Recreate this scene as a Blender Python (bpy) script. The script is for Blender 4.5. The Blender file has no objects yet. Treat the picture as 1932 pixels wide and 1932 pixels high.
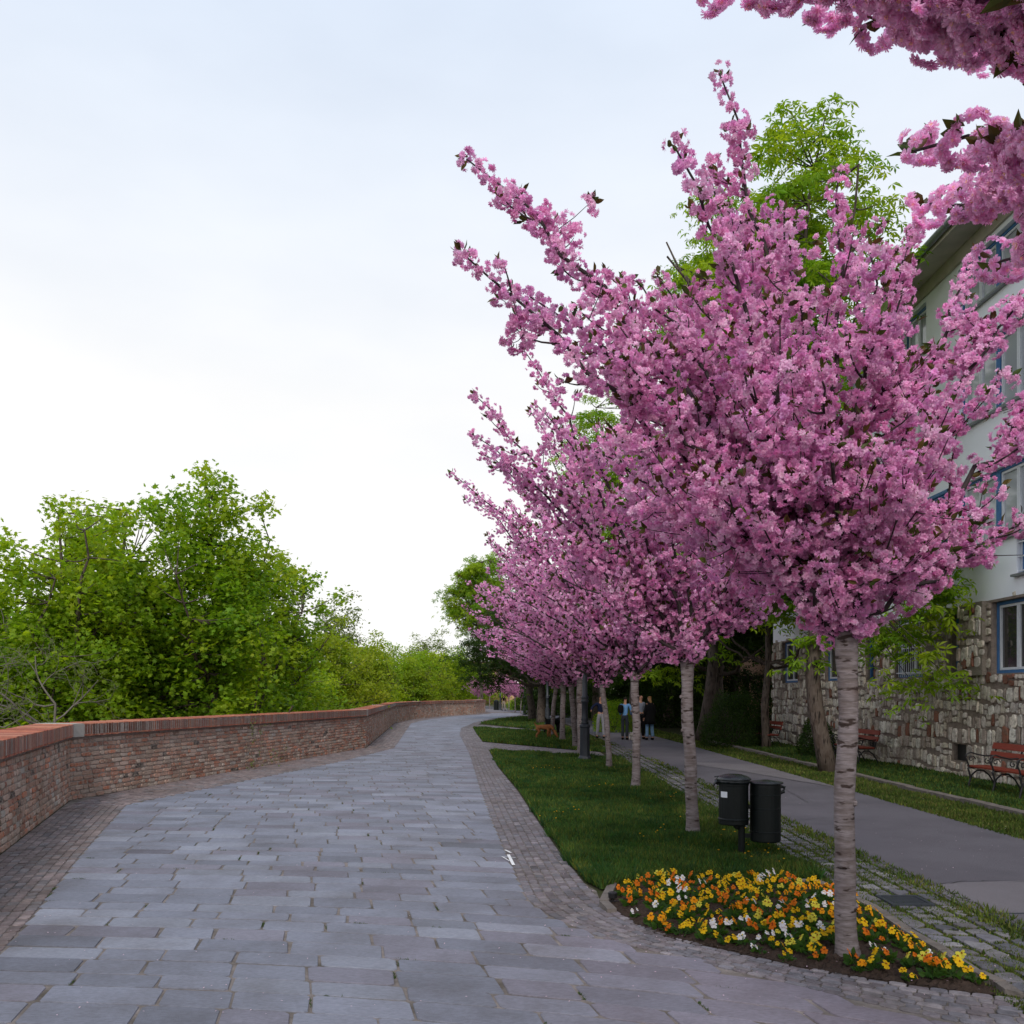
import bpy, math, random
import numpy as np
from mathutils import Vector, Matrix

R = math.radians
PI = math.pi
scene = bpy.context.scene
COL = scene.collection

# ------------------------------------------------------------------ camera, world, sun, exposure
CAM_H, FPX, HOR = 1.70, 1700.0, 1311.0        # eye height, focal length and horizon row (in 1932-px picture units)
cam_d = bpy.data.cameras.new('camera')
cam = bpy.data.objects.new('camera', cam_d)
COL.objects.link(cam)
cam.location = (0, 0, CAM_H)
cam.rotation_euler = (R(90), 0, 0)
cam_d.sensor_width = 36
cam_d.lens = 36 * FPX / 1932
cam_d.shift_y = (HOR - 966) / 1932
cam_d.clip_start = 0.05
cam_d.clip_end = 6000
scene.camera = cam

SUN_EL, SUN_AZ = R(38), R(182)               # azimuth measured from +Y towards +X : behind the camera, soft through thin cloud
world = bpy.data.worlds.new('World')
scene.world = world
world.use_nodes = True
wn, wl = world.node_tree.nodes, world.node_tree.links
wn.clear()
w_out = wn.new('ShaderNodeOutputWorld')
w_bg = wn.new('ShaderNodeBackground')
w_sky = wn.new('ShaderNodeTexSky')
w_sky.sky_type = 'NISHITA'
w_sky.sun_disc = False
w_sky.sun_elevation = SUN_EL
w_sky.sun_rotation = SUN_AZ
w_sky.air_density = 1.0
w_sky.dust_density = 0.3
w_tc = wn.new('ShaderNodeTexCoord')
w_map = wn.new('ShaderNodeMapping')
w_map.inputs['Scale'].default_value = (1.0, 1.0, 2.6)
w_map.inputs['Location'].default_value = (0.35, 0.1, 0.2)
w_no = wn.new('ShaderNodeTexNoise')
w_no.inputs['Scale'].default_value = 1.5
w_no.inputs['Detail'].default_value = 6
w_no.inputs['Roughness'].default_value = 0.5
w_rmp = wn.new('ShaderNodeValToRGB')
w_rmp.color_ramp.elements[0].position = 0.30
w_rmp.color_ramp.elements[0].color = (0.78, 0.78, 0.78, 1)
w_rmp.color_ramp.elements[1].position = 0.62
w_rmp.color_ramp.elements[1].color = (1.0, 1.0, 1.0, 1)
w_mix = wn.new('ShaderNodeMix')
w_mix.data_type = 'RGBA'
w_cl = wn.new('ShaderNodeMix')                               # high thin cloud, warmer low down
w_cl.data_type = 'RGBA'
w_cl.inputs['A'].default_value = (7.75, 7.65, 7.5, 1)
w_cl.inputs['B'].default_value = (6.6, 7.45, 8.7, 1)
w_mr2 = wn.new('ShaderNodeMapRange')
w_mr2.inputs['From Min'].default_value = 0.30; w_mr2.inputs['From Max'].default_value = 0.68
wl.new(w_mr2.outputs[0], w_cl.inputs['Factor'])
wl.new(w_cl.outputs['Result'], w_mix.inputs['B'])
wl.new(w_tc.outputs['Generated'], w_map.inputs['Vector'])
wl.new(w_map.outputs[0], w_no.inputs['Vector'])
wl.new(w_no.outputs['Fac'], w_rmp.inputs['Fac'])
w_sep = wn.new('ShaderNodeSeparateXYZ')
w_mr = wn.new('ShaderNodeMapRange')
w_mr.inputs['From Min'].default_value = 0.30; w_mr.inputs['From Max'].default_value = 0.75
w_mr.inputs['To Min'].default_value = 0.97; w_mr.inputs['To Max'].default_value = 0.85
w_mul = wn.new('ShaderNodeMath'); w_mul.operation = 'MULTIPLY'
wl.new(w_tc.outputs['Generated'], w_sep.inputs[0])
wl.new(w_sep.outputs['Z'], w_mr.inputs['Value'])
wl.new(w_sep.outputs['Z'], w_mr2.inputs['Value'])
wl.new(w_rmp.outputs['Color'], w_mul.inputs[0])
wl.new(w_mr.outputs[0], w_mul.inputs[1])
wl.new(w_mul.outputs[0], w_mix.inputs['Factor'])
wl.new(w_sky.outputs[0], w_mix.inputs['A'])
wl.new(w_mix.outputs['Result'], w_bg.inputs['Color'])
wl.new(w_bg.outputs[0], w_out.inputs['Surface'])
w_bg.inputs['Strength'].default_value = 0.1

sun_d = bpy.data.lights.new('sun', 'SUN')
sun_d.energy = 1.5
sun_d.angle = R(14)
sun_d.color = (1.0, 0.93, 0.84)
sun = bpy.data.objects.new('sun', sun_d)
COL.objects.link(sun)
sv = Vector((math.sin(SUN_AZ) * math.cos(SUN_EL), math.cos(SUN_AZ) * math.cos(SUN_EL), math.sin(SUN_EL)))
sun.rotation_euler = sv.to_track_quat('Z', 'Y').to_euler()
sun.location = sv * 50

scene.view_settings.view_transform = 'Standard'
scene.view_settings.look = 'None'
scene.view_settings.exposure = 0.45
scene.view_settings.gamma = 1.0
scene.view_settings.use_curve_mapping = False
scene.cycles.max_bounces = 6
scene.cycles.diffuse_bounces = 4
scene.cycles.glossy_bounces = 2
scene.cycles.transmission_bounces = 4
scene.cycles.use_denoising = True
scene.cycles.caustics_reflective = False
scene.cycles.caustics_refractive = False

# ------------------------------------------------------------------ helpers
def Gp(px, py, z=0.0):
    """picture point -> ground point (x, y)"""
    d = FPX * (CAM_H - z) / (py - HOR)
    return ((px - 966) / FPX * d, d)
def Pp(px, py, d):
    return np.array(((px - 966) / FPX * d, d, CAM_H + (HOR - py) * d / FPX))

def tag(o, label=None, cat=None, group=None, kind=None):
    if label: o['label'] = label
    if cat: o['category'] = cat
    if group: o['group'] = group
    if kind: o['kind'] = kind
    return o
def thing(name, label, cat, loc=(0, 0, 0), rz=0.0, group=None):
    o = bpy.data.objects.new(name, None)
    o.empty_display_size = 0.2
    COL.objects.link(o)
    o.location = loc
    o.rotation_euler = (0, 0, rz)
    return tag(o, label, cat, group)
def copy_tree(o, parent=None):
    c = o.copy()
    COL.objects.link(c)
    c.parent = parent
    for ch in [x for x in COL.objects if x.parent == o]:
        copy_tree(ch, c)
    return c

class MB:
    """collects verts, faces and vertex colours, then links ONE mesh object"""
    def __init__(s):
        s.V, s.F, s.C, s.n = [], [], [], 0
    def add(s, V, F, col=(0.5, 0.5, 0.5)):
        V = np.asarray(V, float).reshape(-1, 3)
        if isinstance(F, np.ndarray):
            s.F.append(F + s.n)
        else:
            by = {}
            for f in F: by.setdefault(len(f), []).append(f)
            for k in by: s.F.append(np.array(by[k], int) + s.n)
        C = np.asarray(col, float)
        if C.ndim == 1: C = np.tile(C[:3], (len(V), 1))
        s.V.append(V); s.C.append(C[:, :3]); s.n += len(V)
        return s
    def box(s, lo, hi, col=(0.5, 0.5, 0.5), rot=None, piv=None):
        x0, y0, z0 = lo; x1, y1, z1 = hi
        V = np.array([(x0,y0,z0),(x1,y0,z0),(x1,y1,z0),(x0,y1,z0),(x0,y0,z1),(x1,y0,z1),(x1,y1,z1),(x0,y1,z1)], float)
        if rot is not None:
            c = V.mean(0) if piv is None else np.array(piv)
            V = (V - c) @ np.array(rot).T + c
        return s.add(V, [(0,3,2,1),(4,5,6,7),(0,1,5,4),(1,2,6,5),(2,3,7,6),(3,0,4,7)], col)
    def tube(s, P, r, n=6, col=(0.5, 0.5, 0.5), cap=True):
        P = np.asarray(P, float)
        r = np.broadcast_to(np.asarray(r, float), (len(P),)) if np.ndim(r) else np.full(len(P), float(r))
        T = np.gradient(P, axis=0)
        T /= np.linalg.norm(T, axis=1)[:, None] + 1e-9
        up = np.array((0, 0, 1.0)) if abs(T[0][2]) < 0.9 else np.array((0, 1.0, 0))
        A = np.cross(T, up); A /= np.linalg.norm(A, axis=1)[:, None] + 1e-9
        B = np.cross(T, A)
        an = np.arange(n) * 2 * PI / n
        ring = P[:, None, :] + r[:, None, None] * (np.cos(an)[None, :, None] * A[:, None, :] + np.sin(an)[None, :, None] * B[:, None, :])
        m = len(P)
        i = np.arange(m - 1)[:, None]; j = np.arange(n)[None, :]; j2 = (j + 1) % n
        F = np.stack([i*n+j, i*n+j2, (i+1)*n+j2, (i+1)*n+j], -1).reshape(-1, 4)
        s.add(ring.reshape(-1, 3), F, col)
        if cap and n > 2:
            base = s.n - m * n
            s.F.append(np.array([[base + k for k in range(n)]])[:, ::-1])
            s.F.append(np.array([[base + (m-1)*n + k for k in range(n)]]))
        return s
    def lathe(s, prof, n=16, c=(0, 0, 0), col=(0.5, 0.5, 0.5), ph=0.0, cap=True):
        prof = np.array(prof, float); m = len(prof)
        an = np.arange(n) * 2 * PI / n + ph
        V = np.stack([prof[:, 0][:, None] * np.cos(an) + c[0], prof[:, 0][:, None] * np.sin(an) + c[1],
                      np.repeat(prof[:, 1][:, None], n, 1) + c[2]], -1).reshape(-1, 3)
        i = np.arange(m - 1)[:, None]; j = np.arange(n)[None, :]; j2 = (j + 1) % n
        F = np.stack([i*n+j, i*n+j2, (i+1)*n+j2, (i+1)*n+j], -1).reshape(-1, 4)
        s.add(V, F, col)
        if cap:
            base = s.n - m * n
            s.F.append(np.array([[base + k for k in range(n)]])[:, ::-1])
            s.F.append(np.array([[base + (m-1)*n + k for k in range(n)]]))
        return s
    def stone(s, poly, O, U, W, N, t, bev, col):
        """raised stone: outline poly in the U/W plane at O, thickness t along N, bevelled edge"""
        poly = np.asarray(poly, float); k = len(poly)
        c = poly.mean(0)
        d = poly - c; L = np.linalg.norm(d, axis=1)[:, None]
        ins = c + d * np.maximum(0.3, (L - bev) / (L + 1e-9))
        def w(p, h): return O + p[:, 0:1] * U + p[:, 1:2] * W + h * N
        V = np.vstack([w(poly, 0.0), w(c + d * 0.995, t - bev * 0.55), w(ins, t)])
        F = [(i, (i+1) % k, k + (i+1) % k, k + i) for i in range(k)] + [(k+i, k+(i+1) % k, 2*k+(i+1) % k, 2*k+i) for i in range(k)]
        F.append(tuple(range(2*k, 3*k)))
        return s.add(V, F, col)
    def scatter(s, tV, tF, M, P, col, tC=None):
        """tV template verts, M (n,3,3) matrices, P (n,3) positions, col (n,3); tC (k,3) multiplies"""
        n = len(P); k = len(tV)
        if n == 0: return s
        V = np.einsum('nij,kj->nki', M, tV) + P[:, None, :]
        C = np.repeat(col[:, None, :], k, 1)
        if tC is not None: C = C * tC[None]
        for f in (tF if isinstance(tF, list) else [tF]):
            s.F.append((f[None] + (np.arange(n) * k)[:, None, None] + s.n).reshape(-1, f.shape[1]))
        s.V.append(V.reshape(-1, 3)); s.C.append(C.reshape(-1, 3)); s.n += n * k
        return s
    def build(s, name, mat, parent=None, smooth=False, world=False):
        V = np.vstack(s.V)
        if world and parent is not None:
            V = V - np.array(parent.location)
            if parent.rotation_euler[2]:
                V = V @ np.array(Matrix.Rotation(parent.rotation_euler[2], 3, 'Z'))
        me = bpy.data.meshes.new(name)
        loops = np.concatenate([f.ravel() for f in s.F]).astype(np.int32)
        tot = np.concatenate([np.full(len(f), f.shape[1]) for f in s.F]).astype(np.int32)
        start = np.concatenate([[0], np.cumsum(tot)[:-1]]).astype(np.int32)
        me.vertices.add(len(V)); me.vertices.foreach_set('co', V.astype(np.float32).ravel())
        me.loops.add(len(loops)); me.loops.foreach_set('vertex_index', loops)
        me.polygons.add(len(tot)); me.polygons.foreach_set('loop_start', start); me.polygons.foreach_set('loop_total', tot)
        me.polygons.foreach_set('use_smooth', np.full(len(tot), smooth))
        me.update(calc_edges=True)
        C = np.vstack(s.C); C = np.hstack([C, np.ones((len(C), 1))]).astype(np.float32)
        a = me.color_attributes.new('Col', 'FLOAT_COLOR', 'POINT')
        a.data.foreach_set('color', C.ravel())
        me.materials.append(mat)
        o = bpy.data.objects.new(name, me)
        COL.objects.link(o)
        if parent is not None: o.parent = parent
        return o

def struct(o, kind='structure'):
    o['kind'] = kind
    return o

# ------------------------------------------------------------------ materials
def new_mat(name):
    m = bpy.data.materials.new(name)
    m.use_nodes = True
    nt = m.node_tree
    b = nt.nodes['Principled BSDF']
    return m, nt, b
def mat(name, col=None, rough=0.8, var=0.0, vscale=5.0, var_col=None, bump=0.0, bscale=30.0, spec=0.3, metal=0.0, stretch=None, detail=6.0, coord='Object', vrange=(0.35, 0.65), emit=None, big=None):
    """col None -> vertex colour; var mixes towards var_col (or darker) through a noise"""
    m, nt, b = new_mat(name)
    N, L = nt.nodes, nt.links
    if col is None:
        a = N.new('ShaderNodeAttribute'); a.attribute_name = 'Col'; cs = a.outputs['Color']
    else:
        rgb = N.new('ShaderNodeRGB'); rgb.outputs[0].default_value = (*col, 1); cs = rgb.outputs[0]
    tc = N.new('ShaderNodeTexCoord')
    mp = N.new('ShaderNodeMapping')
    if stretch: mp.inputs['Scale'].default_value = stretch
    L.new(tc.outputs[coord], mp.inputs['Vector'])
    if var > 0:
        no = N.new('ShaderNodeTexNoise'); no.inputs['Scale'].default_value = vscale; no.inputs['Detail'].default_value = detail
        no.inputs['Roughness'].default_value = 0.6
        L.new(mp.outputs[0], no.inputs['Vector'])
        mr = N.new('ShaderNodeMapRange'); mr.inputs['From Min'].default_value = vrange[0]; mr.inputs['From Max'].default_value = vrange[1]
        mr.inputs['To Max'].default_value = var
        L.new(no.outputs['Fac'], mr.inputs['Value'])
        mx = N.new('ShaderNodeMix'); mx.data_type = 'RGBA'
        L.new(mr.outputs[0], mx.inputs['Factor']); L.new(cs, mx.inputs['A'])
        if var_col is None:
            mx.blend_type = 'MULTIPLY'; mx.inputs['B'].default_value = (0.25, 0.25, 0.25, 1)
        else:
            mx.inputs['B'].default_value = (*var_col, 1)
        cs = mx.outputs['Result']
    if big:
        nz = N.new('ShaderNodeTexNoise'); nz.inputs['Scale'].default_value = big[0]; nz.inputs['Detail'].default_value = 8; nz.inputs['Roughness'].default_value = .65
        L.new(tc.outputs[coord], nz.inputs['Vector'])
        m2 = N.new('ShaderNodeMapRange'); m2.inputs['From Min'].default_value = .42; m2.inputs['From Max'].default_value = .7; m2.inputs['To Max'].default_value = big[1]
        L.new(nz.outputs['Fac'], m2.inputs['Value'])
        x2 = N.new('ShaderNodeMix'); x2.data_type = 'RGBA'; x2.blend_type = 'MULTIPLY'; x2.inputs['B'].default_value = (*big[2], 1)
        L.new(m2.outputs[0], x2.inputs['Factor']); L.new(cs, x2.inputs['A']); cs = x2.outputs['Result']
    L.new(cs, b.inputs['Base Color'])
    b.inputs['Roughness'].default_value = rough
    b.inputs['Specular IOR Level'].default_value = spec
    b.inputs['Metallic'].default_value = metal
    if bump > 0:
        nb = N.new('ShaderNodeTexNoise'); nb.inputs['Scale'].default_value = bscale; nb.inputs['Detail'].default_value = 5
        L.new(mp.outputs[0], nb.inputs['Vector'])
        bp = N.new('ShaderNodeBump'); bp.inputs['Strength'].default_value = bump; bp.inputs['Distance'].default_value = 0.02
        L.new(nb.outputs['Fac'], bp.inputs['Height']); L.new(bp.outputs[0], b.inputs['Normal'])
    if emit:
        b.inputs['Emission Color'].default_value = (*emit[:3], 1); b.inputs['Emission Strength'].default_value = emit[3]
    return m
def leaf_mat(name, transl=0.35, rough=0.6, tint=(1, 1, 1), spec=0.25):
    m, nt, b = new_mat(name)
    N, L = nt.nodes, nt.links
    a = N.new('ShaderNodeAttribute'); a.attribute_name = 'Col'
    L.new(a.outputs['Color'], b.inputs['Base Color'])
    b.inputs['Roughness'].default_value = rough
    b.inputs['Specular IOR Level'].default_value = spec
    tr = N.new('ShaderNodeBsdfTranslucent')
    mt = N.new('ShaderNodeMix'); mt.data_type = 'RGBA'; mt.blend_type = 'MULTIPLY'; mt.inputs['Factor'].default_value = 1
    mt.inputs['B'].default_value = (*tint, 1)
    L.new(a.outputs['Color'], mt.inputs['A']); L.new(mt.outputs['Result'], tr.inputs['Color'])
    ms = N.new('ShaderNodeMixShader'); ms.inputs['Fac'].default_value = transl
    L.new(b.outputs[0], ms.inputs[1]); L.new(tr.outputs[0], ms.inputs[2])
    L.new(ms.outputs[0], nt.nodes['Material Output'].inputs['Surface'])
    return m

M = {}
M['petal'] = leaf_mat('petal', 0.45, 0.7, (1.15, 0.95, 1.1), 0.12)
M['petal_near'] = leaf_mat('petal_close', 0.66, 0.7, (1.2, 1.0, 1.15), 0.12)  # brighter copy of petal, lifting the close blossoms out of their shade
M['leaf'] = leaf_mat('leaf', 0.5, 0.55, (1.9, 1.8, 0.7))
M['bronze'] = leaf_mat('bronze_leaf', 0.3, 0.5, (1.5, 1.2, 0.6))
M['grass'] = leaf_mat('grass_blade', 0.3, 0.7, (1.4, 1.5, 0.7), 0.15)
M['slab'] = mat('slate_slab', None, 0.75, 0.32, 30.0, None, 0.45, 130, 0.3, detail=12, stretch=(1, 2.2, 1), big=(1.3, .8, (.62, .58, .54)))
M['sett'] = mat('stone_sett', None, 0.75, 0.5, 14.0, None, 0.5, 70, 0.3, big=(1.1, .8, (.62, .58, .52)))
M['brick'] = mat('old_brick', None, 0.9, 0.8, 22.0, (0.56, 0.47, 0.40), 0.9, 60, 0.15, vrange=(0.38, 0.70), big=(1.2, .8, (.62, .54, .48)))
M['mortar'] = mat('mortar', (0.42, 0.35, 0.30), 0.95, 0.6, 12.0, (0.17, 0.14, 0.12), 0.9, 50, 0.1)
M['coping'] = mat('coping_brick', None, 0.8, 0.35, 20.0, None, 0.5, 60, 0.2)
M['pale_stone'] = mat('pale_stone', (0.45, 0.42, 0.38), 0.85, 0.4, 18.0, (0.33, 0.31, 0.28), 0.5, 50, 0.2)
M['rubble'] = mat('rubble_stone', None, 0.9, 0.7, 13.0, (0.17, 0.14, 0.105), 1.0, 30, 0.15, vrange=(0.44, 0.68))
M['plaster'] = mat('white_plaster', (0.84, 0.86, 0.91), 0.9, 0.25, 0.9, (0.76, 0.78, 0.83), 0.15, 60, 0.15)
M['cream'] = mat('cream_soffit', (0.50, 0.45, 0.37), 0.9, 0.3, 2.0)
M['blue'] = mat('blue_paint', (0.06, 0.17, 0.37), 0.5, 0.3, 12.0)
M['white'] = mat('white_paint', (0.66, 0.68, 0.72), 0.5, 0.15, 20.0)
M['glass'] = mat('window_glass', (0.035, 0.035, 0.035), 0.06, 0, spec=0.9)
M['curtain'] = mat('pale_glass', (0.35, 0.37, 0.40), 0.08, 0, spec=0.9)
M['zinc'] = mat('zinc_gutter', (0.30, 0.31, 0.33), 0.45, 0.3, 8.0, metal=0.5)
M['tile'] = mat('roof_tile', (0.20, 0.09, 0.06), 0.9, 0.4, 3.0)
M['asphalt'] = mat('asphalt', (0.16, 0.148, 0.172), 0.92, 0.5, 90, (0.095, 0.09, 0.105), 0.7, 240, 0.2, detail=6, big=(.9, .7, (.66, .66, .66)))
M['asphalt_pale'] = mat('asphalt_pale', (0.20, 0.183, 0.20), 0.92, 0.45, 90, (0.13, 0.12, 0.135), 0.6, 240, 0.2, big=(1.1, .6, (.7, .7, .7)))
M['soil'] = mat('soil', (0.055, 0.038, 0.03), 1.0, 0.6, 18.0, (0.02, 0.014, 0.012), 1.0, 34, 0.1)
M['turf'] = mat('turf', (0.025, 0.05, 0.012), 1.0, 0.7, 5.0, (0.045, 0.055, 0.018), 0.8, 60, 0.05)
M['dirt'] = mat('dirt_verge', (0.045, 0.055, 0.02), 1.0, 0.9, 2.6, (0.065, 0.055, 0.04), 0.8, 40, 0.05)
M['under'] = mat('woodland_floor', (0.035, 0.055, 0.016), 1.0, 0.6, 0.5, (0.03, 0.035, 0.012), 0, 1, 0.05)
M['jointsand'] = mat('joint_sand', (0.26, 0.225, 0.21), 1.0, 0.85, 4.0, (0.075, 0.065, 0.05), 0.7, 60, 0.1)
M['kerb'] = mat('kerb_stone', (0.19, 0.165, 0.15), 0.9, 0.5, 9.0, None, 0.6, 40, 0.2)
M['concrete'] = mat('concrete_pad', (0.19, 0.165, 0.15), 0.95, 0.4, 4.0, None, 0.4, 60, 0.15)
M['iron'] = mat('painted_iron', (0.028, 0.033, 0.045), 0.5, 0.3, 12.0, None, 0.15, 40, 0.5)
M['black'] = mat('black_iron', (0.012, 0.012, 0.014), 0.5, 0, spec=0.4)
M['binpaint'] = mat('dark_green_paint', (0.004, 0.007, 0.007), 0.5, 0.3, 10.0, spec=0.3)
M['bag'] = mat('black_liner', (0.012, 0.016, 0.02), 0.25, 0, bump=0.6, bscale=30, spec=0.6)
M['redwood'] = mat('red_bench_wood', (0.24, 0.040, 0.022), 0.5, 0.4, 6.0, stretch=(14, 1, 14))
M['sticker'] = mat('white_sticker', (0.7, 0.72, 0.76), 0.6)
M['chalk'] = mat('chalk', (0.75, 0.75, 0.76), 0.95)
M['skin'] = mat('skin', (0.42, 0.22, 0.15), 0.6)
M['lamp_glass'] = mat('lamp_glass', (0.6, 0.6, 0.58), 0.2)
M['pink_wall'] = mat('peach_wall', (0.62, 0.36, 0.24), 0.9, 0.2, 1.0)

def bark_mat(name, base, dark, pale, band=True):
    m, nt, b = new_mat(name)
    N, L = nt.nodes, nt.links
    tc = N.new('ShaderNodeTexCoord')
    def noise(scale, st, detail=5):
        mp = N.new('ShaderNodeMapping'); mp.inputs['Scale'].default_value = st
        L.new(tc.outputs['Object'], mp.inputs['Vector'])
        no = N.new('ShaderNodeTexNoise'); no.inputs['Scale'].default_value = scale; no.inputs['Detail'].default_value = detail
        L.new(mp.outputs[0], no.inputs['Vector'])
        return no.outputs['Fac']
    def rng(x, a, c):
        r_ = N.new('ShaderNodeMapRange'); r_.inputs['From Min'].default_value = a; r_.inputs['From Max'].default_value = c
        L.new(x, r_.inputs['Value']); return r_.outputs[0]
    def mix(fac, A, B):
        x = N.new('ShaderNodeMix'); x.data_type = 'RGBA'
        L.new(fac, x.inputs['Factor'])
        if isinstance(A, tuple): x.inputs['A'].default_value = (*A, 1)
        else: L.new(A, x.inputs['A'])
        x.inputs['B'].default_value = (*B, 1)
        return x.outputs['Result']
    st = (6, 6, 30) if band else (14, 14, 2.2)
    fine = noise(1.6, st, 6)
    c = mix(rng(fine, 0.38, 0.66), base, pale)
    big = noise(5.0, (1, 1, 1), 4)
    c = mix(rng(big, 0.50, 0.72), c, (base[0] * .74, base[1] * .66, base[2] * .62))
    if band:
        marks = noise(1.0, (8, 8, 26), 3)
        c = mix(rng(marks, 0.60, 0.66), c, dark)
    else:
        c = mix(rng(fine, 0.52, 0.62), c, dark)
    L.new(c, b.inputs['Base Color'])
    b.inputs['Roughness'].default_value = 0.8
    b.inputs['Specular IOR Level'].default_value = 0.2
    bp = N.new('ShaderNodeBump'); bp.inputs['Strength'].default_value = 0.6 if band else 1.0; bp.inputs['Distance'].default_value = 0.02
    L.new(fine, bp.inputs['Height']); L.new(bp.outputs[0], b.inputs['Normal'])
    return m
M['cherry_bark'] = bark_mat('cherry_bark', (0.15, 0.122, 0.117), (0.042, 0.028, 0.024), (0.245, 0.208, 0.213))
M['limb_bark'] = mat('limb_bark', (0.05, 0.037, 0.038), 0.85, 0.4, 20.0, None, 0.5, 50)
M['dark_bark'] = bark_mat('dark_bark', (0.085, 0.066, 0.055), (0.022, 0.016, 0.013), (0.15, 0.12, 0.10), False)
M['grey_bark'] = mat('grey_bark', (0.17, 0.15, 0.125), 0.9, 0.4, 12.0)

# ------------------------------------------------------------------ ground, paving, paths
def sheet(name, pts, z, m, kind='structure'):
    mb = MB()
    mb.add([(x, y, z) for x, y in pts], [tuple(range(len(pts)))])
    o = mb.build(name, m)
    # make sure it faces up
    if o.data.polygons[0].normal.z < 0: o.data.flip_normals()
    o['kind'] = kind
    return o
def resample(P, n):
    P = np.array(P, float)
    s = np.concatenate([[0], np.cumsum(np.linalg.norm(np.diff(P, axis=0), axis=1))])
    t = np.linspace(0, s[-1], n)
    return np.stack([np.interp(t, s, P[:, k]) for k in range(P.shape[1])], 1)
def length(P): return float(np.linalg.norm(np.diff(np.array(P, float), axis=0), axis=1).sum())
def in_poly(x, y, poly):
    poly = np.array(poly); c = np.zeros(len(x), bool); n = len(poly); j = n - 1
    for i in range(n):
        xi, yi = poly[i]; xj, yj = poly[j]
        c ^= ((yi > y) != (yj > y)) & (x < (xj - xi) * (y - yi) / (yj - yi + 1e-12) + xi)
        j = i
    return c

# the old rampart wall, inner face along the path
WALL = [(-1.9, -1.0), (-3.8, 4.7), (-5.46, 9.6), (-7.1, 14.45), (-4.7, 28.9), (-7.05, 54.0), (-6.9, 62.0), (-5.6, 72.0), (-3.2, 80.0), (-2.6, 87.6), (-4.5, 96.0)]
SLAB_L = [(-1.0, -1.0), (-2.1, 1.5), (-3.34, 5.87), (-3.73, 7.08), (-4.53, 9.44), (-5.95, 13.9), (-4.4, 22.5), (-3.75, 28.6), (-6.0, 53.5), (-5.8, 62.0), (-4.6, 71.0), (-2.2, 79.0), (-1.6, 88.0)]
SLAB_R = [(11.0, 1.2), (7.0, 2.4), (4.2, 3.5), (2.17, 4.74), (1.34, 5.54), (0.67, 6.2), (0.30, 6.85), (0.12, 7.47), (0.026, 8.68), (-0.08, 9.86), (-0.27, 12.2), (-0.56, 16.2), (-1.21, 25.8), (-1.7, 32.0), (-2.2, 38.0), (-2.6, 46.0), (-2.3, 55.0), (-1.2, 66.0), (0.6, 76.0), (1.2, 88.0)]
STRIP_R = [(11.6, 2.0), (7.4, 3.3), (4.6, 4.3), (2.85, 4.97), (2.25, 5.26), (1.76, 5.56), (1.28, 6.02), (0.92, 6.52), (0.72, 7.18), (0.73, 7.79), (0.65, 8.12), (0.56, 9.0), (0.45, 10.6), (0.30, 12.8), (0.11, 15.8), (-0.34, 21.25), (-0.66, 26.8), (-1.08, 32.8), (-1.5, 38.5), (-2.03, 46.6), (-1.9, 53.5), (-0.9, 62.5), (0.7, 68.8), (2.6, 80.0), (2.4, 92.0)]

def xat(poly, z):
    p = sorted([(b, a) for a, b in poly])
    return float(np.interp(z, [q[0] for q in p], [q[1] for q in p]))

terr = [(x - 0.2, y) for x, y in WALL] + [(-10, 110), (-12, 400), (40, 400), (60, 400), (60, -8), (-1.9, -8)]
sheet('ground', terr, 0.0, M['dirt'])
sheet('woodland_floor', [(-3000, -500), (3000, -500), (3000, 5000), (-3000, 5000)], -5.0, M['under'])
sheet('path_bed', [(x + 0.02, y) for x, y in WALL[:10]] + [(2.6, 92)] + [p for p in STRIP_R[::-1]][1:] + [(11.6, -1)], 0.004, M['jointsand'])

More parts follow.
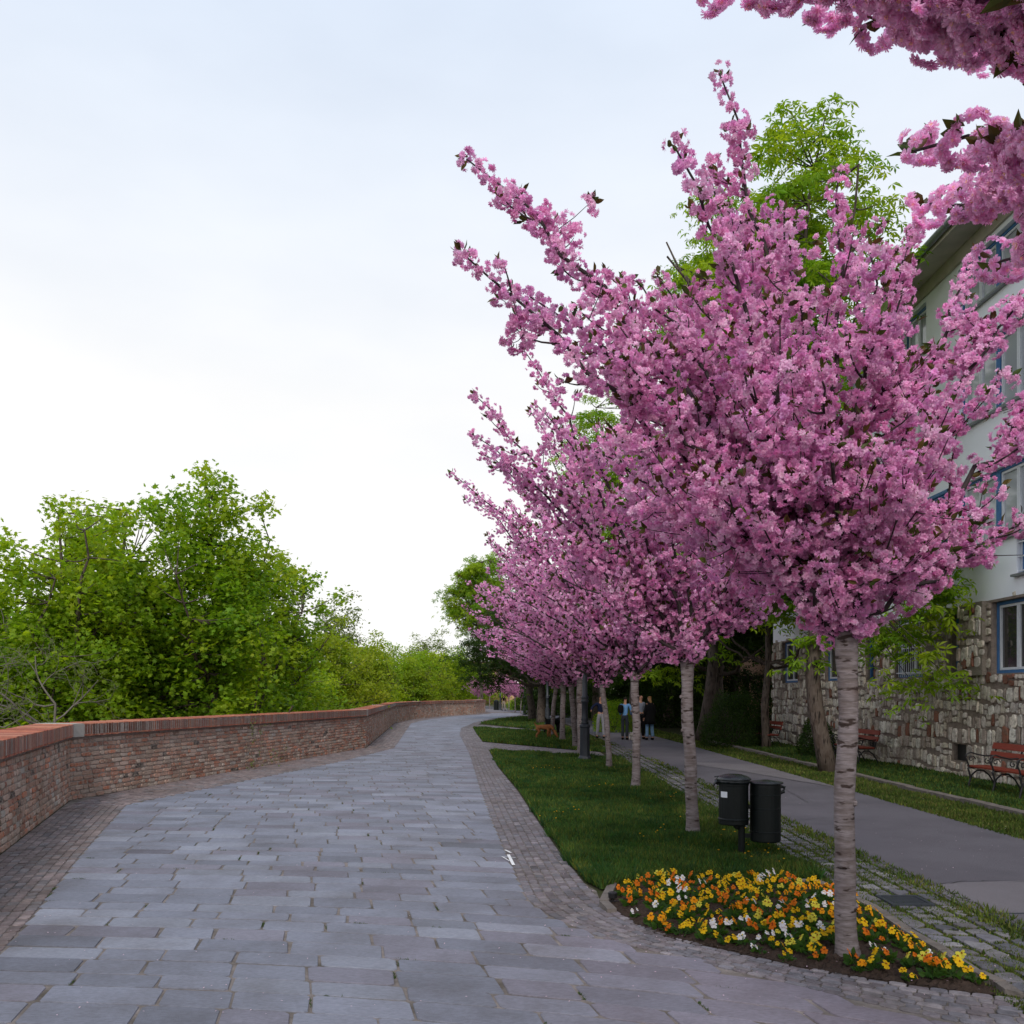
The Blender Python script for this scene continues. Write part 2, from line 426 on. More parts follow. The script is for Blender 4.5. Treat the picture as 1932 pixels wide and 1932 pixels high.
rs = random.Random(11)
def g(x):
    if x > 0: return .25 * x + .0375 * x * x + .0167 * x ** 3 if x < 2.2 else .909 + .66 * (x - 2.2)
    if x > -2.27: return .25 * x + .0375 * x * x
    return -.3743 + .08 * (x + 2.27)
def gd(x): return -0.21
mb = MB()
zN = np.array((0, 0, 1.0)); xN = np.array((1.0, 0, 0)); yN = np.array((0, 1.0, 0))
JOINTS = []
v = 1.4
while v < 84:
    wv = rs.uniform(0.22, 0.33) * (1 if v < 34 else 1.3)
    vm = v + wv / 2
    def edge(poly, x):
        for _ in range(25):
            x = 0.5 * x + 0.5 * xat(poly, vm - g(x))
        return x
    xl = edge(SLAB_L, -4.0); xr = edge(SLAB_R, 0.5)
    x = xl - rs.uniform(0, 0.1)
    x = xl
    while x < xr - 0.06:
        ln = rs.uniform(0.38, 0.70)
        if x + ln > xr - 0.2: ln = xr - x
        gj = rs.uniform(0.0045, 0.010); ge = rs.uniform(0.006, 0.013)
        pts = []
        def wp(xx, dv):
            gp = gd(xx)
            X = xx + gp * (dv - wv / 2)
            return (X, v + dv - g(X))
        j = lambda a: rs.uniform(-a, a)
        c0 = rs.uniform(0.012, 0.035)
        a0, a1 = x + ge, x + ln - ge
        mid = (a0 + a1) / 2
        raw = [(a0 + c0, gj + j(.004)), (mid, gj + j(.005)), (a1 - c0, gj + j(.004)), (a1 + j(.006), gj + c0), (a1 + j(.008), wv - gj - c0), (a1 - c0, wv - gj + j(.004)), (mid, wv - gj + j(.005)), (a0 + c0, wv - gj + j(.004)), (a0 + j(.006), wv - gj - c0), (a0 + j(.006), gj + c0)]
        pts = [wp(a, b) for a, b in raw]
        k = rs.random()
        t = rs.gauss(1, 0.085) * (0.78 if rs.random() < .06 else 1)
        base = (0.270, 0.276, 0.325) if k < 0.66 else ((0.262, 0.248, 0.29) if k < 0.86 else (0.315, 0.322, 0.37))
        h = 0.0075 + j(0.003)
        # warmer, duller stone towards the flower bed
        wz = min(1.0, max(0.0, (pts[0][0] + 0.6) / 2.0)) * (1 if pts[0][1] < 8 else 0)
        base = tuple(b * (1 - wz) + c_ * wz for b, c_ in zip(base, (0.25, 0.215, 0.25)))
        mb.stone(pts, np.array((0, 0, 0.003)), xN, yN, zN, h, 0.004, np.array(base) * t * np.array((.90, .92, .96)))
        if pts[0][1] < 16: JOINTS.append((wp(x, 0), wp(x, wv))); JOINTS.append((wp(x, 0), wp(x + ln * .5, 0)))
        x += ln
    v += wv
path = struct(mb.build('path', M['slab']))

def setts(mb, A, B, lanes, step, cols, seed, z=0.003, h=0.010, gap=0.009, taper=True, jit=0.12):
    r = random.Random(seed)
    L = (length(A) + length(B)) / 2
    n = int(L / 0.25)
    a = resample(A, n); b = resample(B, n)
    bb = resample(B, 6 * n)
    q = np.array([bb[np.argmin(((bb - p) ** 2).sum(1))] for p in a])
    w0 = np.ones(9) / 9
    if n > 30:
        q = np.stack([np.convolve(np.pad(q[:, k], 4, 'edge'), w0, 'valid') for k in (0, 1)], 1)
        b = q
    L = length(a)
    S = np.linspace(0, L, n)
    def at(s, t):
        p = np.array([np.interp(s, S, a[:, k]) for k in (0, 1)]); q = np.array([np.interp(s, S, b[:, k]) for k in (0, 1)])
        return p * (1 - t) + q * t
    for ln in range(lanes):
        s = r.uniform(0, step)
        while s < L - step:
            d = abs(at(s, 0.5)[1])
            stp = step * r.uniform(0.75, 1.35) * (1 if (d < 26 or not taper) else (1.5 if d < 45 else 2.6))
            t0, t1 = ln / lanes, (ln + 1) / lanes
            wid = np.linalg.norm(at(s, 1) - at(s, 0)) / lanes
            gt = gap / max(wid, 0.03) / lanes * 0.5
            g2 = gap / 2
            s0, s1 = s + g2, min(s + stp - g2, L)
            e = jit * gap
            c = 0.18
            ds, dt = (s1 - s0), (t1 - t0 - 2 * gt)
            raw = [(s0 + c*ds, t0+gt), (s1 - c*ds, t0+gt), (s1, t0+gt+c*dt), (s1, t1-gt-c*dt), (s1 - c*ds, t1-gt), (s0 + c*ds, t1-gt), (s0, t1-gt-c*dt), (s0, t0+gt+c*dt)]
            pts = [at(u + r.uniform(-1, 1) * e * 4, w) for u, w in raw]
            mb.stone(pts, np.array((0, 0, z)), xN, yN, zN, h + r.uniform(-.003, .003), 0.006, np.array(r.choice(cols)) * r.gauss(1, 0.14))
            s += stp
SC = [(0.215, 0.19, 0.21), (0.20, 0.17, 0.185), (0.24, 0.215, 0.23), (0.185, 0.175, 0.20)]
SCL = [(0.25, 0.20, 0.20), (0.23, 0.18, 0.18), (0.27, 0.215, 0.21), (0.23, 0.205, 0.215)]
mb = MB()
setts(mb, SLAB_R[2:16], STRIP_R[2:20], 7, 0.105, SC, 3)
setts(mb, SLAB_R[15:], STRIP_R[19:], 6, 0.22, SC, 4)
setts(mb, SLAB_L[1:8], [(x + 0.03, y) for x, y in WALL[1:5]], 9, 0.11, SCL, 5)
setts(mb, SLAB_L[7:], [(x + 0.03, y) for x, y in WALL[4:10]], 8, 0.2, SCL, 6)
# cross paths between the lawns
CROSS1 = [(-1.2, 32.5), (1.96, 27.4), (2.6, 26.6)], [(-0.8, 28.0), (1.86, 24.9), (2.6, 24.3)]
CROSS2 = [(-2.0, 51.5), (1.2, 43.6), (2.6, 41.0)], [(-2.05, 47.6), (1.2, 41.5), (2.6, 39.2)]
for A, B in (CROSS1, CROSS2):
    setts(mb, A, B, 16, 0.14, SC, 8, taper=False)
struct(mb.build('cobble_border', M['sett']))
for A, B in (CROSS1, CROSS2):
    sheet('cross_path', A + B[::-1], 0.006, M['jointsand'])

# overgrown sett strip beside the asphalt
mb = MB()
setts(mb, [(2.86, 2.2), (2.86, 30)], [(3.56, 2.2), (3.56, 30)], 4, 0.17, [(0.18, 0.175, 0.205), (0.165, 0.155, 0.17), (0.23, 0.22, 0.235), (0.13, 0.13, 0.15)], 21, z=0.006, h=0.022, gap=0.040, jit=0.3)
struct(mb.build('sett_gutter', M['sett']))

ASL = [(3.58, -6), (3.58, 25), (3.45, 31), (3.3, 40), (3.2, 50), (2.6, 62), (1.2, 78), (-2.0, 105), (-10, 140)]
ASR = [(5.95, -6), (5.95, 20), (5.9, 31), (5.7, 40), (5.5, 50), (4.9, 64), (3.8, 82), (1.0, 108), (-6, 145)]
sheet('asphalt_path', ASL + ASR[::-1], 0.022, M['asphalt'])
sheet('asphalt_patch', [(3.6, 5.2), (3.63, 7.9), (4.0, 8.05), (4.6, 8.12), (5.93, 8.0), (5.93, 5.2)], 0.026, M['asphalt_pale'])
sheet('asphalt_patch', [(4.1, 22.2), (5.0, 19.8), (5.9, 16.2), (5.93, 17.5), (5.93, 21.5), (4.6, 22.4)], 0.026, M['asphalt_pale'])

# far paving where the walks meet
sheet('far_paving', [(-2.2, 87.6), (2.5, 88), (1.0, 108), (-6, 140), (-9, 120), (-4.3, 100)], 0.012, M['asphalt_pale'])

# lawns
LAWN1 = [(0.78, 7.79), (0.67, 8.12), (0.585, 9.0), (0.475, 10.6), (0.325, 12.8), (0.135, 15.8), (-0.32, 21.25), (-0.64, 26.6), (-0.5, 27.2), (1.86, 24.8), (2.84, 23.9), (2.84, 8.3), (2.75, 8.14), (2.2, 8.16), (1.6, 8.2), (1.15, 8.12)]
LAWN2 = [(-1.05, 32.8), (-1.47, 38.5), (-2.0, 46.6), (1.2, 41.4), (2.84, 38.9), (2.84, 26.4), (1.96, 27.5), (-0.8, 32.2)]
LAWN3 = [(-1.87, 53.5), (-0.87, 62.5), (0.72, 68.8), (2.6, 66.0), (2.84, 58), (2.84, 40.8), (1.2, 43.7)]
for L_ in (LAWN1, LAWN2, LAWN3): sheet('lawn', L_, 0.018, M['turf'])

# raised planting strip along the house with its kerb
sheet('planting_strip', [(7.12, -6), (7.12, 34), (14, 34), (14, 31.4), (9.13, 31.4), (9.13, -6)], 0.04, M['turf'])
mb = MB(); r_ = random.Random(5)
y = 2.0
while y < 34:
    L_ = r_.uniform(0.7, 1.1); o_ = r_.uniform(-.012, .012)
    mb.box((6.98 + o_, y + .008, 0.0), (7.14 + o_, y + L_, 0.085 + r_.uniform(-.014, .014)), (0.3, 0.3, 0.3)); y += L_
struct(mb.build('kerb', M['kerb']))
sheet('bench_pad', [(7.15, 12.2), (7.15, 17.6), (8.7, 17.4), (8.7, 12.2)], 0.048, M['concrete'])

# ------------------------------------------------------------------ grass blades (uncountable)
def blades(name, poly, n, seed, h=(0.05, 0.12), cols=None, z=0.018, wmul=1.0, zpow=1.0, clump=True):
    r = np.random.default_rng(seed)
    poly = np.array(poly, float)
    lo, hi = poly.min(0), poly.max(0)
    # more blades near the camera
    u = r.random(n * 3)
    inv = (1 / lo[1]) + u * (1 / hi[1] - 1 / lo[1]) if zpow else None
    Y = 1 / inv if zpow and lo[1] > 0 else lo[1] + u * (hi[1] - lo[1])
    X = r.uniform(lo[0], hi[0], len(Y))
    ok = in_poly(X, Y, poly); X, Y = X[ok][:n], Y[ok][:n]
    k = len(X)
    f = np.sin(X * 3.1 + Y * 1.7) * np.sin(X * 1.3 - Y * 2.9) * 0.5 + 0.5
    if clump: H = (h[0] + (h[1] - h[0]) * r.random(k)) * (0.6 + 0.7 * f)
    else: H = h[0] + (h[1] - h[0]) * r.random(k)
    a = r.uniform(0, 2 * PI, k); w = wmul * (0.0035 + 0.0009 * Y)
    lean = r.uniform(0.1, 0.75, k) * H; la = r.uniform(0, 2 * PI, k)
    B1 = np.stack([X - np.cos(a) * w, Y - np.sin(a) * w, np.full(k, z)], 1)
    B2 = np.stack([X + np.cos(a) * w, Y + np.sin(a) * w, np.full(k, z)], 1)
    Tm = np.stack([X + np.cos(la) * lean, Y + np.sin(la) * lean, z + H], 1)
    V = np.stack([B1, B2, Tm], 1).reshape(-1, 3)
    F = np.arange(k * 3).reshape(-1, 3)
    cols = cols or [(0.034, 0.085, 0.018), (0.05, 0.105, 0.02), (0.028, 0.068, 0.022), (0.08, 0.105, 0.02)]
    C = np.array(cols)[r.integers(0, len(cols), k)] * r.normal(1, 0.18, (k, 1))
    f2 = np.sin(X * 5.3 + 2.0 * np.sin(Y * 2.1)) * np.sin(Y * 3.7 + 1.5 * np.sin(X * 4.0)) * .5 + .5
    C = C * (0.8 + 0.55 * f2)[:, None] * r.normal(1, 0.22, (k, 1)).clip(.4, 1.8) * np.stack([1 + .25 * f2, np.ones(k), np.ones(k)], 1)
    mb = MB(); mb.add(V, F, np.repeat(C, 3, 0))
    o = mb.build(name, M['grass'])
    return o
tag(blades('grass', LAWN1, 170000, 1, (.03, .11)), 'dark green uncut lawn grass nearest the bins', 'grass', kind='stuff')
mb = MB(); rt = np.random.default_rng(55)
for _ in range(900):
    q = rt.random(); y = 1 / ((1 / 8.0) + q * (1 / 25 - 1 / 8.0)); x = rt.uniform(-.6, 2.8)
    if not in_poly(np.array([x]), np.array([y]), LAWN1)[0]: continue
    k = 34; rr_ = rt.uniform(.03, .10); a = rt.uniform(0, 2*PI, k); d = rt.uniform(0, 1, k) * rr_
    bx, by = x + np.cos(a) * d, y + np.sin(a) * d; h_ = rt.uniform(.06, .13) * rt.uniform(.6, 1.1, k); ln = h_ * rt.uniform(.2, .9, k); w = .004 + .0007 * y; wa = rt.uniform(0, 2*PI, k)
    V = np.stack([np.stack([bx - np.cos(wa)*w, by - np.sin(wa)*w, np.full(k, .018)], 1), np.stack([bx + np.cos(wa)*w, by + np.sin(wa)*w, np.full(k, .018)], 1), np.stack([bx + np.cos(a)*ln, by + np.sin(a)*ln, .018 + h_], 1)], 1).reshape(-1, 3)
    c = np.array([(0.03, 0.085, 0.02), (0.045, 0.10, 0.02), (0.03, 0.075, 0.025)][rt.integers(0, 3)]) * rt.uniform(.8, 1.3)
    mb.add(V, np.arange(k*3).reshape(-1, 3), c)
tag(mb.build('grass', M['grass']), 'taller tussocks standing out of the first lawn', 'grass', kind='stuff')
tag(blades('grass', LAWN2, 30000, 2), 'dark green grass of the second lawn', 'grass', kind='stuff')
tag(blades('grass', LAWN3, 14000, 3), 'dark green grass of the farthest lawn', 'grass', kind='stuff')
YG = [(0.055, 0.098, 0.018), (0.08, 0.118, 0.022), (0.04, 0.078, 0.015), (0.08, 0.092, 0.03)]
tag(blades('grass', [(2.7, 4.4), (3.62, 4.4), (3.62, 40), (2.8, 40), (2.8, 9)], 40000, 4, (0.015, 0.045), YG, 0.004), 'yellowish grass growing between the setts', 'grass', kind='stuff')
tag(blades('grass', [(5.9, 6), (7.0, 6), (7.0, 45), (5.9, 45)], 42000, 5, (0.03, 0.08), YG, 0.002), 'short yellowish grass verge along the asphalt', 'grass', kind='stuff')
tag(blades('grass', [(7.15, 12), (9.05, 12), (9.05, 33), (7.15, 33)], 36000, 6, (0.03, 0.09), None, 0.04), 'shaded grass below the stone house wall', 'grass', kind='stuff')
tag(blades('grass', [(2.25, 8.3), (2.84, 8.3), (2.84, 23), (2.3, 23)], 14000, 8, (.05, .13), YG, 0.018), 'lighter yellowish grass on the right edge of the first lawn', 'grass', kind='stuff')
# weeds in the slab joints
rw = np.random.default_rng(9)
tag(blades('grass', [(3.45, 4.6), (3.75, 4.6), (3.75, 24), (3.45, 24)], 5000, 17, (0.03, 0.07), YG, 0.01), 'ragged grass fringe on the asphalt edge', 'grass', kind='stuff')

# ------------------------------------------------------------------ brick wall
def offset_poly(P, d):
    """offset to the left of the direction of travel"""
    P = np.array(P, float); out = []
    for i in range(len(P)):
        a = P[max(i - 1, 0)]; b = P[min(i + 1, len(P) - 1)]
        if 0 < i < len(P) - 1:
            t1 = (P[i] - a) / np.linalg.norm(P[i] - a); t2 = (b - P[i]) / np.linalg.norm(b - P[i])
            n1 = np.array((-t1[1], t1[0])); n2 = np.array((-t2[1], t2[0]))
            n = (n1 + n2); n /= np.linalg.norm(n); n /= max(0.3, n @ n1)
        else:
            t = (b - a) / np.linalg.norm(b - a); n = np.array((-t[1], t[0]))
        out.append(P[i] + n * d)
    return np.array(out)
WH = 1.05
wall = thing('brick_wall', 'long weathered brick parapet wall with a red brick coping', 'wall', (-5.46, 9.6, 0))
back = offset_poly(WALL, 0.45)
mb = MB()
n_ = len(WALL)
for i in range(n_ - 1):
    a, b, c, d = WALL[i], WALL[i+1], back[i+1], back[i]
    mb.add([(a[0], a[1], -.02), (b[0], b[1], -.02), (c[0], c[1], -5.2), (d[0], d[1], -5.2), (a[0], a[1], WH), (b[0], b[1], WH), (c[0], c[1], WH), (d[0], d[1], WH)],
           [(0, 1, 5, 4), (2, 3, 7, 6), (4, 5, 6, 7)])
mb.build('mortar_core', M['mortar'], wall, world=True)
rb = random.Random(77)
BC = [(0.50, 0.22, 0.145), (0.46, 0.27, 0.20), (0.54, 0.32, 0.24), (0.45, 0.33, 0.27), (0.56, 0.40, 0.33), (0.38, 0.17, 0.12), (0.56, 0.21, 0.12), (0.56, 0.45, 0.38), (0.52, 0.38, 0.31)]
mb = MB()
for i in range(n_ - 1):
    a = np.array(WALL[i]); b = np.array(WALL[i+1]); L_ = np.linalg.norm(b - a); t = (b - a) / L_
    U = np.array((t[0], t[1], 0)); Nn = np.array((t[1], -t[0], 0))
    near = min(a[1], b[1]) < 30
    ch = 0.076 if near else 0.105
    rows = int(WH / ch)
    for rr in range(rows):
        s = rb.uniform(-0.12, 0)
        while s < L_ - 0.02:
            bl = rb.choice((0.12, 0.13, 0.23, 0.25)) * rb.uniform(0.85, 1.15) * (1 if near else 1.4)
            s0, s1 = max(0.0, s) + .008, min(L_, s + bl) - .008
            if s1 - s0 > 0.03:
                j = lambda q: rb.uniform(-q, q)
                z0, z1 = rr * ch + .009 + j(.005), (rr + 1) * ch - .007 + j(.006)
                c = min(0.02, (s1 - s0) * .25)
                P_ = [(s0 + c, z0 + j(.004)), (s1 - c, z0 + j(.004)), (s1 + j(.004), z0 + c), (s1 + j(.004), z1 - c), (s1 - c, z1), (s0 + c, z1), (s0, z1 - c), (s0, z0 + c)]
                k = rb.random()
                col = np.array((0.035, 0.03, 0.032)) if k < 0.02 else (np.array((0.50, 0.47, 0.44)) if k < 0.04 else np.array(rb.choice(BC)) * rb.gauss(1, 0.15))
                mb.stone(P_, np.array((a[0], a[1], 0.0)), U, np.array((0, 0, 1.0)), Nn, 0.012 + j(0.007), 0.008, col)
            s += bl
mb.build('brickwork', M['brick'], wall, world=True)
# coping: bricks on edge, with pale stone blocks at the corners
mb = MB(); ms = MB()
front = offset_poly(WALL, -0.07); bk = offset_poly(WALL, 0.50)
blocks = {3: 0.27, 4: 0.30}
CC = [(0.47, 0.17, 0.105), (0.42, 0.145, 0.095), (0.50, 0.21, 0.135), (0.38, 0.12, 0.085), (0.50, 0.26, 0.19)]
def wedge(mbx, i, s0, s1, z0, z1, col, inset=0.0):
    f0 = front[i] * (1 - s0) + front[i+1] * s0; f1 = front[i] * (1 - s1) + front[i+1] * s1
    b0 = bk[i] * (1 - s0) + bk[i+1] * s0; b1 = bk[i] * (1 - s1) + bk[i+1] * s1
    V = [(f0[0], f0[1], z0), (f1[0], f1[1], z0), (b1[0], b1[1], z0), (b0[0], b0[1], z0), (f0[0], f0[1], z1 - .012), (f1[0], f1[1], z1 - .012), (b1[0], b1[1], z1), (b0[0], b0[1], z1)]
    mbx.add(V, [(0,3,2,1),(4,5,6,7),(0,1,5,4),(1,2,6,5),(2,3,7,6),(3,0,4,7)], col)
mj = MB()
for i in range(n_ - 1):
    L_ = np.linalg.norm(front[i+1] - front[i])
    s = 0.0 if i not in blocks else blocks[i]
    e = L_ if (i + 1) not in blocks else L_ - .05
    if i in blocks: wedge(ms, i, 0, (s - .008) / L_, WH - .03, WH + .195, (0.4, 0.4, 0.4))
    if (i + 1) in blocks: wedge(ms, i, (e + .008) / L_, 1, WH - .03, WH + .195, (0.4, 0.4, 0.4))
    near = WALL[i][1] < 30
    bw = 0.07 if near else 0.14
    wedge(mj, i, s / L_, e / L_, WH + .004, WH + .178, (0.4, 0.4, 0.4))
    while s < e - 0.03:
        w_ = bw * rb.uniform(0.9, 1.1)
        pale = (not near and rb.random() < 0.004)
        dz = rb.uniform(-.005, .005)
        gp_ = rb.choice((.004, .006, .009)) if near else .006
        wedge(mb, i, (s + gp_) / L_, min(e, s + w_ - gp_) / L_, WH - .02 + dz, WH + .19 + dz, (0.5, 0.46, 0.42) if pale else np.array(rb.choice(CC)) * rb.gauss(1, .12))
        s += w_
for i, f in ((4, 0.45), (6, 0.2), (8, 0.3), (9, 0.2)):
    L_ = np.linalg.norm(front[i+1] - front[i]); wedge(ms, i, f, f + 0.4 / L_, WH - .035, WH + .205, (0.4, 0.4, 0.4))
mb.build('brick_coping', M['coping'], wall, world=True)
ms.build('coping_block', M['pale_stone'], wall, world=True)
mj.build('coping_joint', mat('pale_joint', (0.52, 0.45, 0.40), 0.95, 0.3, 20.0), wall, world=True)

# ------------------------------------------------------------------ leaf / flower templates
def rot_from_normals(Nn, r):
    """matrices whose z column is Nn with random spin"""
    Nn = Nn / (np.linalg.norm(Nn, axis=1)[:, None] + 1e-9)
    a = r.normal(size=Nn.shape)
    X = np.cross(a, Nn); X /= np.linalg.norm(X, axis=1)[:, None] + 1e-9
    Y = np.cross(Nn, X)
    return np.stack([X, Y, Nn], 2)
def flower(lod, seed):
    """double cherry blossom, radius 1, opening along +z; returns verts, [faces], tint"""
    r = random.Random(seed)
    V, F, T = [], [], []
    rings = {0: [(6, 0.98, 0.12), (4, 0.6, 0.85)], 1: [(7, 1.0, 0.02), (6, 0.86, 0.55), (4, 0.55, 1.05)], 2: [(7, 1.05, -0.28), (7, 1.0, 0.05), (7, 0.82, 0.42), (5, 0.55, 0.85)]}[lod]
    for (n, rad, tilt) in rings:
        ph = r.uniform(0, 6)
        for i in range(n):
            a = ph + i * 2 * PI / n + r.uniform(-.2, .2)
            tl = tilt + r.uniform(-.13, .13); rd = rad * r.uniform(.88, 1.06)
            ca, sa = math.cos(a), math.sin(a)
            hw = (0.62 if lod else 0.8) * rd * r.uniform(.8, 1.1) * (6.5 / (n + 1)) * .85
            tw = r.uniform(-.25, .25)
            sh = r.uniform(.88, 1.08)
            def pt(u, w, lift=0.0):
                rr = u * rd
                x, y = rr * ca - w * hw * sa, rr * sa + w * hw * ca
                z = rr * math.tan(max(-.9, min(1.2, tl))) * .75 + w * tw * .3 + lift
                L = math.sqrt(x*x+y*y+z*z)
                if L > 1.1: x, y, z = x*1.1/L, y*1.1/L, z*1.1/L
                return (x, y, z)
            b = len(V)
            if lod < 2:
                V += [pt(0.05, 0), pt(0.55, -0.62, .05), pt(.98, -.40, .0), pt(.98, .40, .0), pt(0.55, 0.62, .05)]
                F.append((b, b+1, b+2, b+3, b+4)); T += [(sh * .92, sh * .86, sh * .88)] + [(sh,) * 3] * 4
            else:
                V += [pt(.04, 0), pt(.42, -.46, .07), pt(.5, 0, -.03), pt(.42, .46, .07), pt(.78, -.64, .10 + r.uniform(-.06, .06)), pt(.8, 0, -.02), pt(.78, .62, .08 + r.uniform(-.06, .06)),
                      pt(1.0, -.42, .02 + r.uniform(-.08, .08)), pt(.93, 0, -.05), pt(1.0, .40, .02 + r.uniform(-.08, .08))]
                F += [(b, b+1, b+2, b+2), (b, b+2, b+3, b+3), (b+1, b+4, b+5, b+2), (b+2, b+5, b+6, b+3), (b+4, b+7, b+8, b+5), (b+5, b+8, b+9, b+6)]
                T += [(sh * .98, sh * .80, sh * .86)] + [(sh, sh * .94, sh * .97)] * 3 + [(sh * 1.03,) * 3] * 6
    q = [f for f in F if len(f) == 4 and f[2] != f[3]]; t3 = [f[:3] for f in F if len(f) == 4 and f[2] == f[3]]; p5 = [f for f in F if len(f) == 5]
    fs = [np.array(p5)] if p5 else []
    if q: fs.append(np.array(q))
    if t3: fs.append(np.array(t3))
    if lod == 2:
        b = len(V)
        for k in range(7):
            a = k * .9; V += [(0.10*math.cos(a), .1*math.sin(a), .2), (.16*math.cos(a)+.03, .16*math.sin(a), .42), (.16*math.cos(a)-.03, .16*math.sin(a)+.03, .42)]
            T += [(1.2, 1.3, .25)] * 3
            fs.append(np.array([(b+3*k, b+3*k+1, b+3*k+2)]))
    return np.array(V, float), fs, np.array(T, float)
FL = {l: [flower(l, 10 * l + k) for k in range(4)] for l in (0, 1, 2)}
def leaf_lance():
    V = [(0, 0, 0), (.22, .3, .05), (0, .34, -.03), (-.22, .3, .05), (.2, .62, .03), (0, .66, -.05), (-.2, .62, .03), (0, 1.0, -.12)]
    return np.array(V, float), [np.array([(0, 1, 2), (0, 2, 3), (4, 7, 5), (5, 7, 6)]), np.array([(1, 4, 5, 2), (2, 5, 6, 3)])], np.ones((8, 3))
def leaf_maple():
    o = []
    for k, (ang, ln) in enumerate([(-125, .62), (-62, .9), (0, 1.0), (62, .9), (125, .62)]):
        a = R(ang)
        if k: o.append((R(ang - 31), .42))
        o.append((a, ln))
    V = [(0, 0, .0)] + [(l * math.sin(a) * .62, l * math.cos(a) * .62 + .1, -.10 * l) for a, l in o] + [(0, -.28, -.02)]
    n = len(V)
    F = [(0, i, i + 1) for i in range(1, n - 1)] + [(0, n - 1, 1)]
    return np.array(V, float), [np.array(F)], np.ones((n, 3))
def leaf_chestnut():
    V, F = [], []
    for ang, ln in [(-110, .62), (-55, .85), (0, 1.0), (55, .85), (110, .62)]:
        a = R(ang); d = np.array((math.sin(a), math.cos(a), 0)); s = np.array((d[1], -d[0], 0)); b = len(V)
        V += [d * .04, d * ln * .62 + s * .17 * ln + (0, 0, -.10), d * ln + (0, 0, -.42 * ln), d * ln * .62 - s * .17 * ln + (0, 0, -.10)]
        F.append((b, b+1, b+2, b+3))
    return np.array(V, float), [np.array(F)], np.ones((len(V), 3))
def leaf_small():
    return np.array([(0, 0, 0), (.3, .5, .05), (0, 1, -.1), (-.3, .5, .05)], float), [np.array([(0, 1, 2, 3)])], np.ones((4, 3))
LF = {'lance': leaf_lance(), 'maple': leaf_maple(), 'chestnut': leaf_chestnut(), 'small': leaf_small()}

def bez(a, c, b, n):
    t = np.linspace(0, 1, n)[:, None]
    return (1-t)**2 * a + 2*t*(1-t) * c + t*t * b

